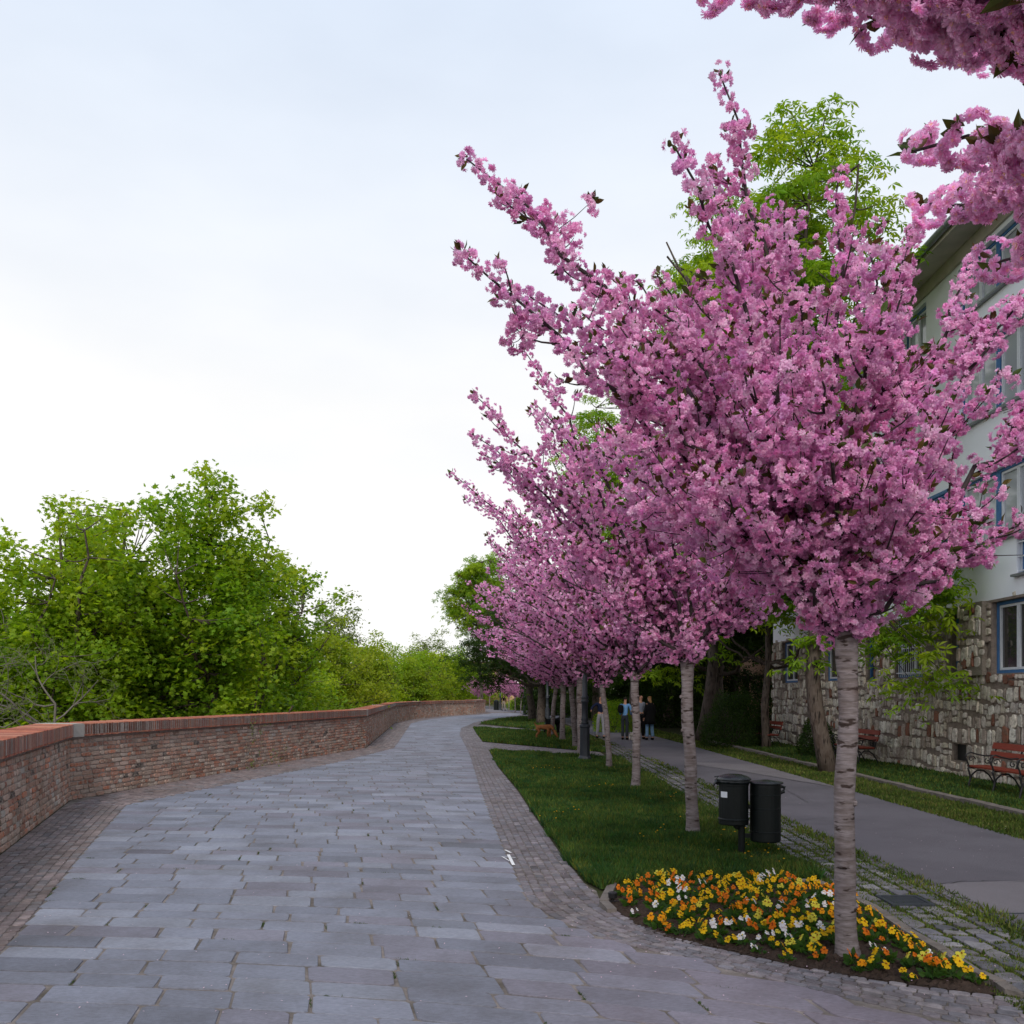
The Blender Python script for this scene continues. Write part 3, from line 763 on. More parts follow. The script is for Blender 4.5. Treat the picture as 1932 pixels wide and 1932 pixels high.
# ------------------------------------------------------------------ flowering cherry
PINKS = np.array([(0.86, 0.49, 0.72), (0.82, 0.40, 0.65), (0.90, 0.60, 0.79), (0.76, 0.32, 0.58), (0.93, 0.70, 0.84), (0.84, 0.45, 0.74)])
BRONZE = np.array([(0.075, 0.062, 0.018), (0.06, 0.075, 0.018), (0.10, 0.075, 0.02), (0.06, 0.10, 0.02), (0.085, 0.05, 0.02)])
def cherry_parts(seed, tips=(), n_rand=9, lod=1, fsize=0.026, nfl=6, trunk_top=2.12, reach=(1.2, 2.6), hts=(3.4, 5.5), spacing=0.085, sub_every=0.30, back_only=None, trunk_r=0.083, lean=0.0, inner=1.0, azr=None, first=0.12, sub_len=1.0, n_low=5, leafk=.8, lsz=1.0, pale=0.0, cone=True):
    r = np.random.default_rng(seed); pr = random.Random(seed)
    trunk, limbs, leaves, fl = MB(), MB(), MB(), MB()
    # trunk
    zz = np.linspace(-0.05, trunk_top, 34)
    ph = pr.uniform(0, 6)
    P = np.stack([lean * (zz / trunk_top - 1) + .020 * np.sin(zz * 2.3 + ph) + .006 * np.sin(zz * 7 + ph), .018 * np.sin(zz * 1.9 + ph * 2), zz], 1)
    rad = trunk_r * (1.0 + .38 * np.exp(-zz / .10) - .10 * zz / trunk_top) * (1 + .025 * np.sin(zz * 9 + ph) + .018 * np.sin(zz * 23 + 2 * ph))
    rad[-5:] *= np.linspace(1.05, 1.22, 5)
    trunk.tube(P, rad, 18)
    top = np.array((0, 0, trunk_top - .04))
    for k in range(6):   # knots left by pruned shoots
        a = pr.uniform(0, 2 * PI); z = pr.uniform(.3, trunk_top - .2)
        d = np.array((math.cos(a), math.sin(a), .25)); q = P[min(33, int(z / trunk_top * 33))]
        trunk.tube([q + d * trunk_r * .8, q + d * trunk_r * 1.12, q + d * trunk_r * 1.2], [.028, .02, .006], 7)
    cl = []                       # (point, axis dir)
    ends = []
    L = [np.array(t, float) for t in tips]
    az0 = pr.uniform(0, 2 * PI)
    for i in range(n_rand):
        if azr: az = R(pr.uniform(*azr))
        else: az = az0 + i * 2 * PI / n_rand + pr.uniform(-.3, .3)
        rc = pr.uniform(*reach); h = pr.uniform(*hts)
        if rc < 0.5 * (reach[0] + reach[1]): h = max(h, .5 * (hts[0] + hts[1]) + .3)
        L.append(np.array((rc * math.cos(az), rc * math.sin(az), h)))
    for i in range(n_low):
        az = az0 + .5 + i * 2 * PI / max(1, n_low) + pr.uniform(-.3, .3); rc = pr.uniform(.22, .75)
        L.append(np.array((rc * math.cos(az), rc * math.sin(az), trunk_top + .15 + rc * pr.uniform(.9, 1.5))))
    def along(P, s0, s1, sp):
        d = np.linalg.norm(np.diff(P, axis=0), axis=1); S = np.concatenate([[0], np.cumsum(d)])
        n = max(1, int((s1 - s0) * S[-1] / sp)); out = []
        for s in np.linspace(s0, s1, n + 1):
            s = min(max(s * S[-1], 0), S[-1] - 1e-4)
            i = max(0, np.searchsorted(S, s) - 1); i = min(i, len(P) - 2)
            f = (s - S[i]) / (d[i] + 1e-9)
            out.append((P[i] * (1 - f) + P[i+1] * f, (P[i+1] - P[i]) / (d[i] + 1e-9), s / S[-1]))
        return out
    def put(p, d, k=1.0):
        cl.append((p + r.normal(0, .012, 3), d))
    for tip in L:
        v = tip - top; ln = np.linalg.norm(v)
        hz = np.array((v[0], v[1], 0))
        ctrl = top + hz * pr.uniform(.36, .46) + np.array((0, 0, v[2] * pr.uniform(.50, .60)))
        Pm = bez(top + hz / (np.linalg.norm(hz) + .01) * trunk_r * .45, ctrl, tip, 14)
        wob = r.normal(0, .030, (14, 3)); wob[0] = 0; wob[-1] = 0
        Pm = Pm + wob
        r0 = .011 + .0058 * ln
        limbs.tube(Pm, np.linspace(r0, .005, 14), 7)
        for p, d, s in along(Pm, .30, .6, spacing): put(p, d)
        for p, d, s in along(Pm, .6, 1.0, spacing * .72): put(p, d)
        ends.append((tip, Pm[-1] - Pm[-2]))
        nsub = int(ln * .86 / sub_every)
        rad_dir = hz / (np.linalg.norm(hz) + 1e-6)
        for k in range(nsub):
            s = first + (.90 - first) * (k + pr.random()) / nsub
            p, d, _ = along(Pm, s, s, 1)[0]
            w = np.array([pr.gauss(0, 1) for _ in range(3)]); w -= d * (w @ d); w /= np.linalg.norm(w) + 1e-9
            e = d * .62 + w * .85 + np.array((0, 0, .38)) + rad_dir * .12
            e /= np.linalg.norm(e)
            sl = sub_len * pr.uniform(.28, .72) * (1.45 - 1.3 * s) * (1.25 if pr.random() < .25 else 1)
            if s < .3: sl = max(sl, .35 * sub_len)
            q = p + e * sl
            fl_ = trunk_top - .08 + .8 * max(0.0, math.hypot(q[0], q[1]) - .22)
            if cone and q[2] < fl_: q[2] = fl_ + .1 * pr.random()
            c = p + (q - p) * .5 + w * .16 * sl - np.array((0, 0, .10 * sl))
            Ps = bez(p, c, q, 6)
            limbs.tube(Ps, np.linspace(.008, .003, 6), 5, cap=False)
            for p2, d2, s2 in along(Ps, .18, 1.0, spacing): put(p2, d2)
            ends.append((q, q - c))
            for kk in range(pr.choice((1, 2, 2, 3)) if sl > .3 else (1 if s < .8 else 0)):
                s2 = pr.uniform(.25, .85); p2, d2, _ = along(Ps, s2, s2, 1)[0]
                w2 = np.array([pr.gauss(0, 1) for _ in range(3)]); w2 /= np.linalg.norm(w2)
                e2 = d2 * .5 + w2 * .8 + np.array((0, 0, .3)); e2 /= np.linalg.norm(e2)
                l2 = sub_len * pr.uniform(.12, .34); q2 = p2 + e2 * l2
                limbs.tube([p2, (p2 + q2) / 2 + w2 * .01, q2], [.004, .003, .002], 4, cap=False)
                for p3, d3, s3 in along(np.array([p2, q2]), .3, 1.0, spacing): put(p3, d3)
                if pr.random() < .5: ends.append((q2, e2))
        # blossoms on the inner limb
        for _ in range(int(8 * inner)):
            s = pr.uniform(.04, .4); p, d, _s = along(Pm, s, s, 1)[0]
            w = np.array([pr.gauss(0, 1) for _ in range(3)]); w /= np.linalg.norm(w)
            put(p + w * .06, w)
    cl = [c for c in cl if not cone or c[0][2] > trunk_top - .16 + .85 * (math.hypot(c[0][0], c[0][1]) - .24) or pr.random() < .08]
    C = np.array([c[0] for c in cl]); D = np.array([c[1] for c in cl])
    n = len(C)
    # flowers: pompoms around each cluster centre, hanging a little
    csz = r.uniform(.68, 1.3, n)
    idx = np.repeat(np.arange(n), np.maximum(3, np.round(nfl * csz ** 1.8)).astype(int))
    keep = r.random(len(idx)) < .9; idx = idx[keep]
    dirs = r.normal(size=(len(idx), 3)); dirs -= D[idx] * np.sum(dirs * D[idx], 1)[:, None] * .55
    dirs[:, 2] -= .22
    dirs /= np.linalg.norm(dirs, axis=1)[:, None]
    off = (fsize * 2.35) * csz[idx][:, None] * r.uniform(.86, 1.06, (len(idx), 1))
    pos = C[idx] + dirs * off
    nrm = dirs + r.normal(0, .14, dirs.shape)
    Mx = rot_from_normals(nrm, r) * (fsize * r.uniform(.78, 1.15, len(idx)))[:, None, None]
    cc = PINKS[r.integers(0, len(PINKS), n)][idx] * r.normal(1, .07, (n, 1))[idx] * .55 + PINKS[r.integers(0, len(PINKS), len(idx))] * .45
    cc = cc * r.normal(1, .07, (len(idx), 1))
    cc = cc * (1 - pale) + np.array((0.95, 0.76, 0.88)) * pale  # pale lightens petal colour to offset shade on the close branches
    which = r.integers(0, 4, len(idx))
    for k in range(4):
        m_ = which == k; V_, F_, T_ = FL[lod][k]
        fl.scatter(V_, F_, Mx[m_], pos[m_], cc[m_], T_)
    # bronze young leaves: tufts at shoot ends and some along
    lp, ld = [], []
    for e, d in ends:
        d = d / (np.linalg.norm(d) + 1e-9)
        for _ in range(pr.choice((3, 4, 5))):
            lp.append(e + r.normal(0, .012, 3)); ld.append(d + r.normal(0, .55, 3))
    for j in r.integers(0, n, int(n * leafk)):
        d = r.normal(size=3); d[2] = abs(d[2]) * .6; lp.append(C[j] + d * .02); ld.append(d + D[j] * .5)
    lp, ld = np.array(lp), np.array(ld)
    ld /= np.linalg.norm(ld, axis=1)[:, None]
    side = np.cross(ld, r.normal(size=ld.shape)); side /= np.linalg.norm(side, axis=1)[:, None]
    up = np.cross(side, ld)
    sz = lsz * r.uniform(.05, .085, len(lp)) * (fsize / .026)
    Ml = np.stack([side, ld, up], 2) * sz[:, None, None]
    V_, F_, T_ = LF['lance']
    leaves.scatter(V_, F_, Ml, lp, BRONZE[r.integers(0, len(BRONZE), len(lp))] * r.normal(1, .2, (len(lp), 1)), T_)
    return trunk, limbs, leaves, fl

def cherry(loc, label, seed, rz=0.0, **kw):
    t = thing('cherry_tree', label, 'cherry tree', loc, rz, 'flowering cherry trees in a row')
    tr, li, le, fl = cherry_parts(seed, **kw)
    tr.build('trunk', M['cherry_bark'], t, True)
    li.build('branches', M['limb_bark'], t, True)
    fl.build('blossom', M['petal'], t)
    le.build('leaves', M['bronze'], t)
    return t

def tips_for(base, L):
    return [Pp(px, py, d) - np.array(base) for px, py, d in L]

B1 = (2.10, 5.72, 0.0)
cherry(B1, 'nearest whole cherry tree, its pale banded trunk rising from the pansy bed', 101, lod=1, fsize=0.0245, nfl=15, spacing=0.115, n_rand=8, n_low=9, azr=(70, 290), reach=(0.9, 2.0), hts=(3.4, 4.7), lean=-.05, sub_every=0.23, trunk_r=.066,
       tips=tips_for(B1, [(880, 300, 5.9), (868, 474, 5.5), (1357, 138, 5.8), (1338, 325, 6.2), (1583, 330, 6.0), (1728, 428, 5.7), (1960, 520, 5.8), (2060, 650, 6.3),
                          (1935, 975, 5.7), (1120, 640, 5.3), (1190, 800, 5.6), (1480, 400, 5.3), (1240, 520, 6.6), (1640, 470, 5.0), (1000, 560, 6.4), (1330, 900, 5.0), (1380, 640, 4.7), (1720, 860, 5.0), (1840, 480, 6.3), (1700, 560, 5.2), (1545, 700, 4.8)]))
B2 = (2.08, 10.66, 0.0)
cherry(B2, 'second cherry tree of the row, standing just left of the litter bins', 102, lod=1, fsize=0.027, nfl=12, spacing=0.13, n_rand=14, n_low=8, trunk_r=.075, reach=(1.2, 2.7), hts=(3.3, 5.0), lean=-.04, sub_every=0.30,
       tips=tips_for(B2, [(987, 658, 10.7), (892, 742, 10.4), (892, 820, 10.9), (1000, 960, 10.0), (1130, 800, 10.2), (1460, 1050, 10.3), (1180, 760, 11.5), (1060, 1090, 9.8)]))
B3 = (2.18, 15.9, 0.0)
c3 = cherry(B3, 'third cherry tree, its trunk standing before the people on the path', 103, lod=0, fsize=0.031, nfl=9, spacing=0.14, n_rand=17, trunk_r=.075, reach=(1.3, 2.9), hts=(3.2, 5.2), sub_every=0.32,
       tips=tips_for(B3, [(852, 893, 15.6), (880, 940, 16.2), (950, 880, 16.0), (930, 1060, 15.2)]))
B4 = (2.06, 20.5, 0.0)
c4 = cherry(B4, 'thin leaning cherry tree right beside the nearest lamp post', 104, lod=0, fsize=0.033, nfl=8, spacing=0.15, n_rand=18, reach=(1.2, 3.0), hts=(3.2, 5.0), sub_every=0.31, lean=-.16, trunk_r=0.066, trunk_top=2.0,
       tips=tips_for(B4, [(868, 1088, 20.2), (885, 1150, 19.6), (920, 1010, 20.8), (960, 950, 21)]))
far = [((1.95, 25.6, 0), 'cherry tree partly hidden behind the nearest lamp post', c3, 1.0, 2.0), ((1.88, 28.3, 0), 'cherry tree on the second lawn, nearest the cross path', c4, 1.0, .9),
       ((1.87, 33.2, 0), 'cherry tree between the brown dog and the nearest lamp post', c3, 3.9, .95), ((1.79, 36.6, 0), 'thin cherry tree right behind the head of the brown dog', c4, 2.4, .92),
       ((0.85, 82, 0), 'right one of three slim cherry trees beyond the big dark trunks', c4, 4.0, .72), ((0.30, 86, 0), 'middle one of three slim cherry trees beyond the big dark trunks', c3, .6, .72),
       ((-0.35, 93, 0), 'left one of three slim cherry trees beyond the big dark trunks', c4, 5.2, .75), ((-2.65, 107, 0), 'small distant cherry tree beyond the end of the wall', c3, 2.9, .75),
       ((-4.2, 112, 0), 'faintest distant cherry tree, left of the far lamp post', c4, 3.3, .75)]
for loc, lab, src, rz, sc in far:
    w_ = 1.28 if 24 < loc[1] < 40 else 1.0
    sc = 1.05 if 24 < loc[1] < 40 else min(sc, 1.0)
    c = copy_tree(src); c.location = loc; c.rotation_euler = (0, 0, rz); c.scale = (sc * w_, sc * w_, sc); c['label'] = lab

# the cherry tree beside the camera whose branches hang into the picture
B0 = (2.25, 1.0, 0.0)
t0 = thing('cherry_tree', 'cherry tree beside the camera, only its big close blossoms hanging in at top right', 'cherry tree', B0, 0, 'flowering cherry trees in a row')
tr, li, le, fl = cherry_parts(100, lod=2, fsize=0.027, nfl=13, spacing=0.11, n_rand=0, sub_every=0.16, first=.45, sub_len=.29, n_low=0, inner=0, leafk=.6,
    lsz=1.15, pale=.6, cone=False, tips=tips_for(B0, [(1340, -30, 3.0), (1480, -70, 2.8), (1560, 0, 2.9), (1660, 45, 2.8), (1760, 60, 2.7), (1850, 90, 2.8), (1700, -40, 2.6), (1725, 285, 3.2), (1830, 345, 3.3), (1750, 385, 3.6), (1880, 495, 3.4), (1850, -80, 2.5)]))
tr.build('trunk', M['cherry_bark'], t0, True); li.build('branches', M['limb_bark'], t0, True); fl.build('blossom', M['petal_near'], t0); le.build('leaves', M['bronze'], t0)

# ------------------------------------------------------------------ green trees
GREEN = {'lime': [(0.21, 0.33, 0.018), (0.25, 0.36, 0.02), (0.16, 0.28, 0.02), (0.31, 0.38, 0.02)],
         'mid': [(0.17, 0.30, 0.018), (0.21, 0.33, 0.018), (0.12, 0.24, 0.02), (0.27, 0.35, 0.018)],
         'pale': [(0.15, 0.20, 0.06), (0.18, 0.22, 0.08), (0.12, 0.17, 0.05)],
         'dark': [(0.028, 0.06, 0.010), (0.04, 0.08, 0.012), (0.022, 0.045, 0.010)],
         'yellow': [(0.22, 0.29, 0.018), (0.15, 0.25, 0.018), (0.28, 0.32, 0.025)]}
def broad_parts(seed, H, Rr, cb, leaf, lsize, nclump, per, pal, trunk_r=0.16, clr=0.5, flat=0.4, shape=1.0, lumps=5, lean=0.0, extra=(), coff=0.0):
    """H total height, Rr crown radius, cb crown base height"""
    r = np.random.default_rng(seed); pr = random.Random(seed)
    trunk, crown = MB(), MB()
    ch = H - cb
    lump = [(np.array((pr.uniform(-.5, .5) * Rr, pr.uniform(-.5, .5) * Rr, cb + ch * pr.uniform(.30, .78))), pr.uniform(.42, .62)) for _ in range(lumps)] + [(np.array((0, 0, cb + ch * .5)), .7)]
    lump.append((np.array((pr.uniform(-.2, .2) * Rr, 0, H - ch * .27)), .52))
    lump = [(c + np.array((coff, 0, 0)) * min(1, c[2] / 8), f) for c, f in lump]
    pts = []
    while len(pts) < nclump:
        c, f = pr.choice(lump)
        d = r.normal(size=3); d /= np.linalg.norm(d)
        q = c + d * np.array((Rr * f, Rr * f, ch * .5 * f)) * pr.uniform(.45, 1.05)
        if cb - .3 < q[2] < H + .1: pts.append(q)
    pts = np.array(list(pts) + [np.array(e_) for e_ in extra]); nclump = len(pts)
    # trunk and limbs
    tp = np.array([(0, 0, -.1), (pr.uniform(-.1, .1), 0, cb * .5), (pr.uniform(-.2, .2), pr.uniform(-.2, .2), cb), (pr.uniform(-.3, .3), pr.uniform(-.3, .3), cb + ch * .5), (0, 0, H - ch * .12)])
    tp = resample(tp, 20)
    if lean: tp[:, 0] -= lean * np.clip(tp[:, 2] / 2.3, 0, 1) ** .8 * np.clip((H - tp[:, 2]) / 3, 0, 1)
    trr = trunk_r * np.concatenate([[1.35], np.linspace(1.05, .12, 19)])
    trunk.tube(tp, trr, 12)
    nodes = [p for p in tp[7:]]
    for k in range(11):
        az = k * 2.4 + pr.random(); i0 = pr.randrange(6, 14); a = tp[i0]
        e = a + np.array((math.cos(az) * Rr * pr.uniform(.5, .8), math.sin(az) * Rr * pr.uniform(.5, .8), ch * pr.uniform(.12, .42)))
        e[2] = min(e[2], H - .3)
        e[0] += coff * min(1, e[2] / 8)
        Pm = bez(a, (a + e) / 2 + np.array((0, 0, -.08 * ch)), e, 9) + np.vstack([np.zeros(3), r.normal(0, .06, (8, 3))])
        trunk.tube(Pm, np.linspace(trunk_r * .42, .02, 9), 6, cap=False)
        nodes += [p for p in Pm[2:]]
    nodes = np.array(nodes)
    for q in pts:
        w = np.linalg.norm(nodes - q, axis=1) + np.maximum(0, nodes[:, 2] - q[2]) * 1.5
        a = nodes[np.argmin(w)]
        mid = (a + q) / 2 + r.normal(0, .08, 3) + np.array((0, 0, -.1))
        trunk.tube(bez(a, mid, q, 5), np.linspace(.022, .006, 5), 4, cap=False)
    n = nclump * per
    ci = np.repeat(np.arange(nclump), per)
    cs = r.uniform(.6, 1.25, nclump)[ci][:, None]
    # leaves sit on drooping sprays: a few flat fans per clump
    o = r.normal(0, 1, (n, 3)) * np.array((clr, clr, clr * flat)) * .55 * cs
    o[:, 2] -= (o[:, 0]**2 + o[:, 1]**2) * .35 / clr
    pos = pts[ci] + o
    nrm = np.array((0, 0, 1.0)) + r.normal(0, .42 + .35 * flat, (n, 3)) + o * np.array((.5, .5, 0))
    Mx = rot_from_normals(nrm, r) * (lsize * r.uniform(.65, 1.2, n))[:, None, None]
    pal = np.array(GREEN[pal])
    cc = pal[r.integers(0, len(pal), nclump)][ci] * .6 + pal[r.integers(0, len(pal), n)] * .4
    cc = cc * r.normal(1, .13, (n, 1))
    V_, F_, T_ = LF[leaf]
    crown.scatter(V_, F_, Mx, pos, cc, T_)
    return trunk, crown
def broad(name, label, cat, loc, group, bark='dark_bark', rz=0, **kw):
    t = thing(name, label, cat, loc, rz, group)
    tr, cr = broad_parts(**kw)
    tr.build('trunk', M[bark], t, True); cr.build('crown', M['leaf'], t)
    return t
def dup(src, loc, rz, label, sc=1.0, szz=None):
    c = copy_tree(src); c.location = loc; c.rotation_euler = (0, 0, rz); c.scale = (sc, sc, szz or sc); c['label'] = label
    return c
GL = 'green trees growing below the brick wall'
def at_px(px, d, z=-5.0): return ((px - 966) / FPX * d, d, z)
mA = broad('maple_tree', 'tallest bright green maple behind the brick wall', 'tree', at_px(395, 24), GL, seed=201, H=13.1, Rr=2.9, cb=3.6, leaf='maple', lsize=.15, nclump=340, per=80, pal='mid', clr=.42, flat=.85, lumps=8)
mB = broad('maple_tree', 'light green maple left of the tallest one behind the wall', 'tree', at_px(110, 21.0), GL, seed=202, H=12.0, Rr=2.5, cb=3.2, leaf='maple', lsize=.14, nclump=250, per=80, pal='lime', clr=.40, flat=.85, lumps=7)
dup(mA, at_px(492, 30), 2.1, 'green maple stepping down right of the tallest one', 1.0, .92)
dup(mB, at_px(-60, 19.5), 1.2, 'yellow green maple cut off by the left picture edge', 1.05, .90)
dup(mB, at_px(240, 24), 3.4, 'green maple filling the dip between the two tall ones', 1.15, 1.06)
dup(mB, at_px(410, 27.5), 4.0, 'low maple close behind the wall below the tallest one', 1.0, .72)
dup(mA, at_px(210, 27.0), 4.4, 'dim maple seen through gaps between the two tall ones', .95, .80)
dup(mB, at_px(300, 23.5), 2.9, 'low light green maple at the feet of the tallest one', 1.0, .66)
mC = broad('elm_tree', 'yellow green elm behind the wall near its second corner', 'tree', at_px(668, 66), GL, seed=203, H=11.6, Rr=3.8, cb=2.5, leaf='small', lsize=.21, nclump=260, per=75, pal='yellow', clr=.75)
mD = broad('elm_tree', 'fresh green elm behind the wall next to the yellow one', 'tree', at_px(742, 84), GL, seed=204, H=12.0, Rr=4.4, cb=2.2, leaf='small', lsize=.24, nclump=260, per=70, pal='lime', clr=.85)
mE = broad('poplar_tree', 'pale feathery tree poking up beyond the maples', 'tree', at_px(630, 90), GL, seed=205, H=16.5, Rr=3.8, cb=5, leaf='small', lsize=.30, nclump=120, per=45, pal='pale', clr=.8, bark='grey_bark')
dup(mC, at_px(605, 42), 1.0, 'low yellow elm filling the gap right of the maples', .80, .92)
dup(mD, at_px(550, 38), 1.0, 'low green elm behind the right hand maple', .75, .76)
dup(mC, at_px(800, 96), 2.2, 'golden elm above the middle stretch of the wall', 1.15, 1.08)
dup(mD, at_px(690, 78), 3.0, 'low shadowed elm over the hollow of the wall', .95, .86)
dup(mD, at_px(855, 118), 4.0, 'green elm over the far curve of the wall', 1.15, 1.12)
dup(mC, at_px(770, 84), 5.0, 'yellowish elm between the two fresh green ones', 1.0, .88)
dup(mE, at_px(800, 140), .7, 'very distant pale tree above the far elms', 1.2, 1.0)
dup(mD, at_px(250, 38), 2.7, 'shaded elm far behind the tall maples', 1.1, .85)
dup(mD, at_px(20, 34), 5.7, 'shaded elm far behind the leftmost maple', 1.1, .85)
dup(mD, at_px(430, 44), 1.7, 'shaded elm far behind the middle maples', 1.0, .85)
dup(mD, at_px(880, 160), 1.2, 'distant green elm closing the view past the wall end', 1.6, 1.2)

# sparse grey-twigged tree in front of the maples
def bare_tree(name, label, loc, seed, H, spread, depth_=5, leafy=True, group=None):
    t = thing(name, label, 'tree', loc, 0, group)
    r = random.Random(seed); mbb = MB(); tips = []
    def grow(p, d, ln, rad, lv):
        n = 5; P = [p]
        for _ in range(n):
            d = d + np.array([r.gauss(0, .22) for _ in range(3)]) + np.array((0, 0, .03)); d /= np.linalg.norm(d)
            P.append(P[-1] + d * ln / n)
        mbb.tube(P, np.linspace(rad, rad * .55, n + 1), 7 if lv < 2 else 4, cap=False)
        if lv >= 2: tips.extend(P[2:])
        if lv < depth_:
            for k in range(r.choice((2, 3, 3) if lv < 3 else (2, 3))):
                i = r.choice((2, 3, 4, 5)); w = np.array([r.gauss(0, 1) for _ in range(3)]) * spread
                e = d + w; e /= np.linalg.norm(e)
                grow(P[i], e, ln * r.uniform(.55, .8), max(.004, rad * .55), lv + 1)
    for k in range(4):
        a = k * 1.7 + .4
        grow(np.array((0.15 * math.cos(a), .15 * math.sin(a), 0)), np.array((math.cos(a) * .75, math.sin(a) * .35, .8)), H * .42, .075, 0)
    mbb.build('branches', M['grey_bark'], t, True)
    if leafy:
        rr = np.random.default_rng(seed); T_ = np.array(tips); T_ = np.repeat(T_, 3, 0)
        T_ = T_[rr.random(len(T_)) < .75] ; n = len(T_)
        pos = T_ + rr.normal(0, .04, T_.shape)
        V_, F_, C_ = LF['small']; lm = MB()
        lm.scatter(V_, F_, rot_from_normals(rr.normal(size=(n, 3)), rr) * (.05 * rr.uniform(.6, 1.3, n))[:, None, None], pos, np.array(GREEN['pale'])[rr.integers(0, 3, n)] * .9, C_)
        lm.build('leaves', M['leaf'], t)
    return t
bare_tree('grey_tree', 'sparse grey tree with bare crooked branches before the maples', (-9.3, 17.6, -2.2), 31, 6.2, .75, 5, True, GL)
bare_tree('grey_tree', 'thin bare twigs of a leafless tree at the left picture edge', (-12.0, 19.0, -1.5), 35, 6.6, .5, 4, False, GL)

# chestnuts on the right
GR = 'chestnut trees along the asphalt path'
rx_ = random.Random(6)
EX1 = [(rx_.uniform(.3, 2.0), rx_.uniform(-2.6, -.2), rx_.uniform(1.9, 5.2)) for _ in range(34)] + [(-.45, -.2, 2.9), (-.55, -.1, 2.5)]
ch1 = broad('chestnut_tree', 'tall chestnut with a leaning gnarled trunk before the house', 'tree', (6.95, 19.7, 0), GR, seed=301, H=15.4, Rr=3.3, cb=3.3, leaf='chestnut', lsize=.20, nclump=250, per=36, pal='mid', clr=.62, trunk_r=.17, flat=.22, lean=.38, extra=EX1, coff=-.8)
ch2 = broad('chestnut_tree', 'slender chestnut beside the far red bench', 'tree', (8.0, 28.3, 0), GR, seed=302, H=9.5, Rr=3.3, cb=2.6, leaf='chestnut', lsize=.22, nclump=260, per=40, pal='mid', clr=.65, trunk_r=.13, flat=.4)
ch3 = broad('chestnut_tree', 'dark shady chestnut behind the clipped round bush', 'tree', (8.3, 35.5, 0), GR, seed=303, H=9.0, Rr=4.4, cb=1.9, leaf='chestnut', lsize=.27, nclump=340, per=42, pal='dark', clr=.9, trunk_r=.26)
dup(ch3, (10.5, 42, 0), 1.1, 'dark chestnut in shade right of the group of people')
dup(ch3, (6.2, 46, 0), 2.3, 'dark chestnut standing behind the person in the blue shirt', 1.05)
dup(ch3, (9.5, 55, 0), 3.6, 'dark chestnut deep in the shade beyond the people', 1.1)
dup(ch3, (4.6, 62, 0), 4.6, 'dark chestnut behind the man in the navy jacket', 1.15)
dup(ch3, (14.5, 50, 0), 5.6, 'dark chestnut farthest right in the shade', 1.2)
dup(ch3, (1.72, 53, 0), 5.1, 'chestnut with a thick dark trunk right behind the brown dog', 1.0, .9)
dup(ch3, (1.38, 61, 0), .4, 'thick dark chestnut trunk left of the second lamp post', 1.0, .9)
dup(ch3, (7, 80, 0), 1.9, 'distant dark chestnut closing the asphalt path', 1.3)
dup(ch2, (-3.6, 106, 0), 1.9, 'green chestnut spreading beyond the end of the wall', 1.6, 2.0)
dup(ch3, (1.8, 118, 0), 2.9, 'dark chestnut beyond the far slim cherry trees', 1.3)
dup(ch1, (6.9, 33.0, 0), 2.6, 'green chestnut top showing above the blossoms', 1.15, 1.3)
dup(ch1, (5.6, 60.0, 0), 4.6, 'distant chestnut top just showing over the middle of the blossoms', 1.5, 1.5)

def shrub(name, label, loc, sx, sy, sz, seed, pal='dark', n=9000, ls=.055, group='clipped shrubs near the house'):
    t = thing(name, label, 'shrub', loc, 0, group)
    r = np.random.default_rng(seed)
    d = r.normal(size=(n, 3)); d /= np.linalg.norm(d, axis=1)[:, None]; d[:, 2] = np.abs(d[:, 2]) * 1.0
    rad = 1 - np.abs(r.normal(0, .13, n)); lump = 1 + .07 * np.sin(d[:, 0] * 7 + d[:, 2] * 5) + .05 * np.sin(d[:, 1] * 11)
    pos = d * (rad * lump)[:, None] * np.array((sx, sy, sz)); 
    V_, F_, T_ = LF['small']; mb = MB(); pa = np.array(GREEN[pal])
    mb.scatter(V_, F_, rot_from_normals(d + r.normal(0, .6, d.shape), r) * (ls * r.uniform(.7, 1.3, n))[:, None, None], pos, pa[r.integers(0, len(pa), n)] * r.normal(1, .2, (n, 1)), T_)
    mb.build('foliage', M['leaf'], t)
    st = MB()
    for k in range(9):
        a = k * .7; st.tube([(0, 0, 0), (math.cos(a) * sx * .35, math.sin(a) * sy * .35, sz * .4), (math.cos(a) * sx * .75, math.sin(a) * sy * .75, sz * .62)], [.03, .02, .008], 5)
    st.build('stem', M['dark_bark'], t)
    return t
shrub('bush', 'big dark clipped round bush beside the asphalt path', (7.25, 29.5, 0.0), 1.05, 1.2, 1.85, 1, n=15000)
shrub('bush', 'smaller dark bush at the foot of the stone house', (8.3, 24.6, 0.03), .5, .6, 1.05, 2, n=5000)
shrub('bush', 'low square bush behind the person in the blue shirt', (4.6, 41, 0), .9, .9, 1.5, 3, 'mid')
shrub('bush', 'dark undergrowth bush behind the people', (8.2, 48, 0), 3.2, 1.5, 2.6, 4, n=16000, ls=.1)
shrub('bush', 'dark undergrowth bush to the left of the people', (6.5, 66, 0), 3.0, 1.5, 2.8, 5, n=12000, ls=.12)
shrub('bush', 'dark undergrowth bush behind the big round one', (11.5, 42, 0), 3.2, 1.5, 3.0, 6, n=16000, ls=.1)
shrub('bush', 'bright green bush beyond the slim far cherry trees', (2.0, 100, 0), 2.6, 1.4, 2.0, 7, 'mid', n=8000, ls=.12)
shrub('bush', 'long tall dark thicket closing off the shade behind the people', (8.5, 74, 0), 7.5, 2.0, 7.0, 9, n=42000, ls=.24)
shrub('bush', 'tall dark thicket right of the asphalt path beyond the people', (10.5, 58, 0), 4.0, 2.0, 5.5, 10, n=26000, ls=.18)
shrub('bush', 'dark hedge at the end of the asphalt path', (4.6, 96, 0), 4.5, 1.4, 3.2, 8, n=14000, ls=.14)

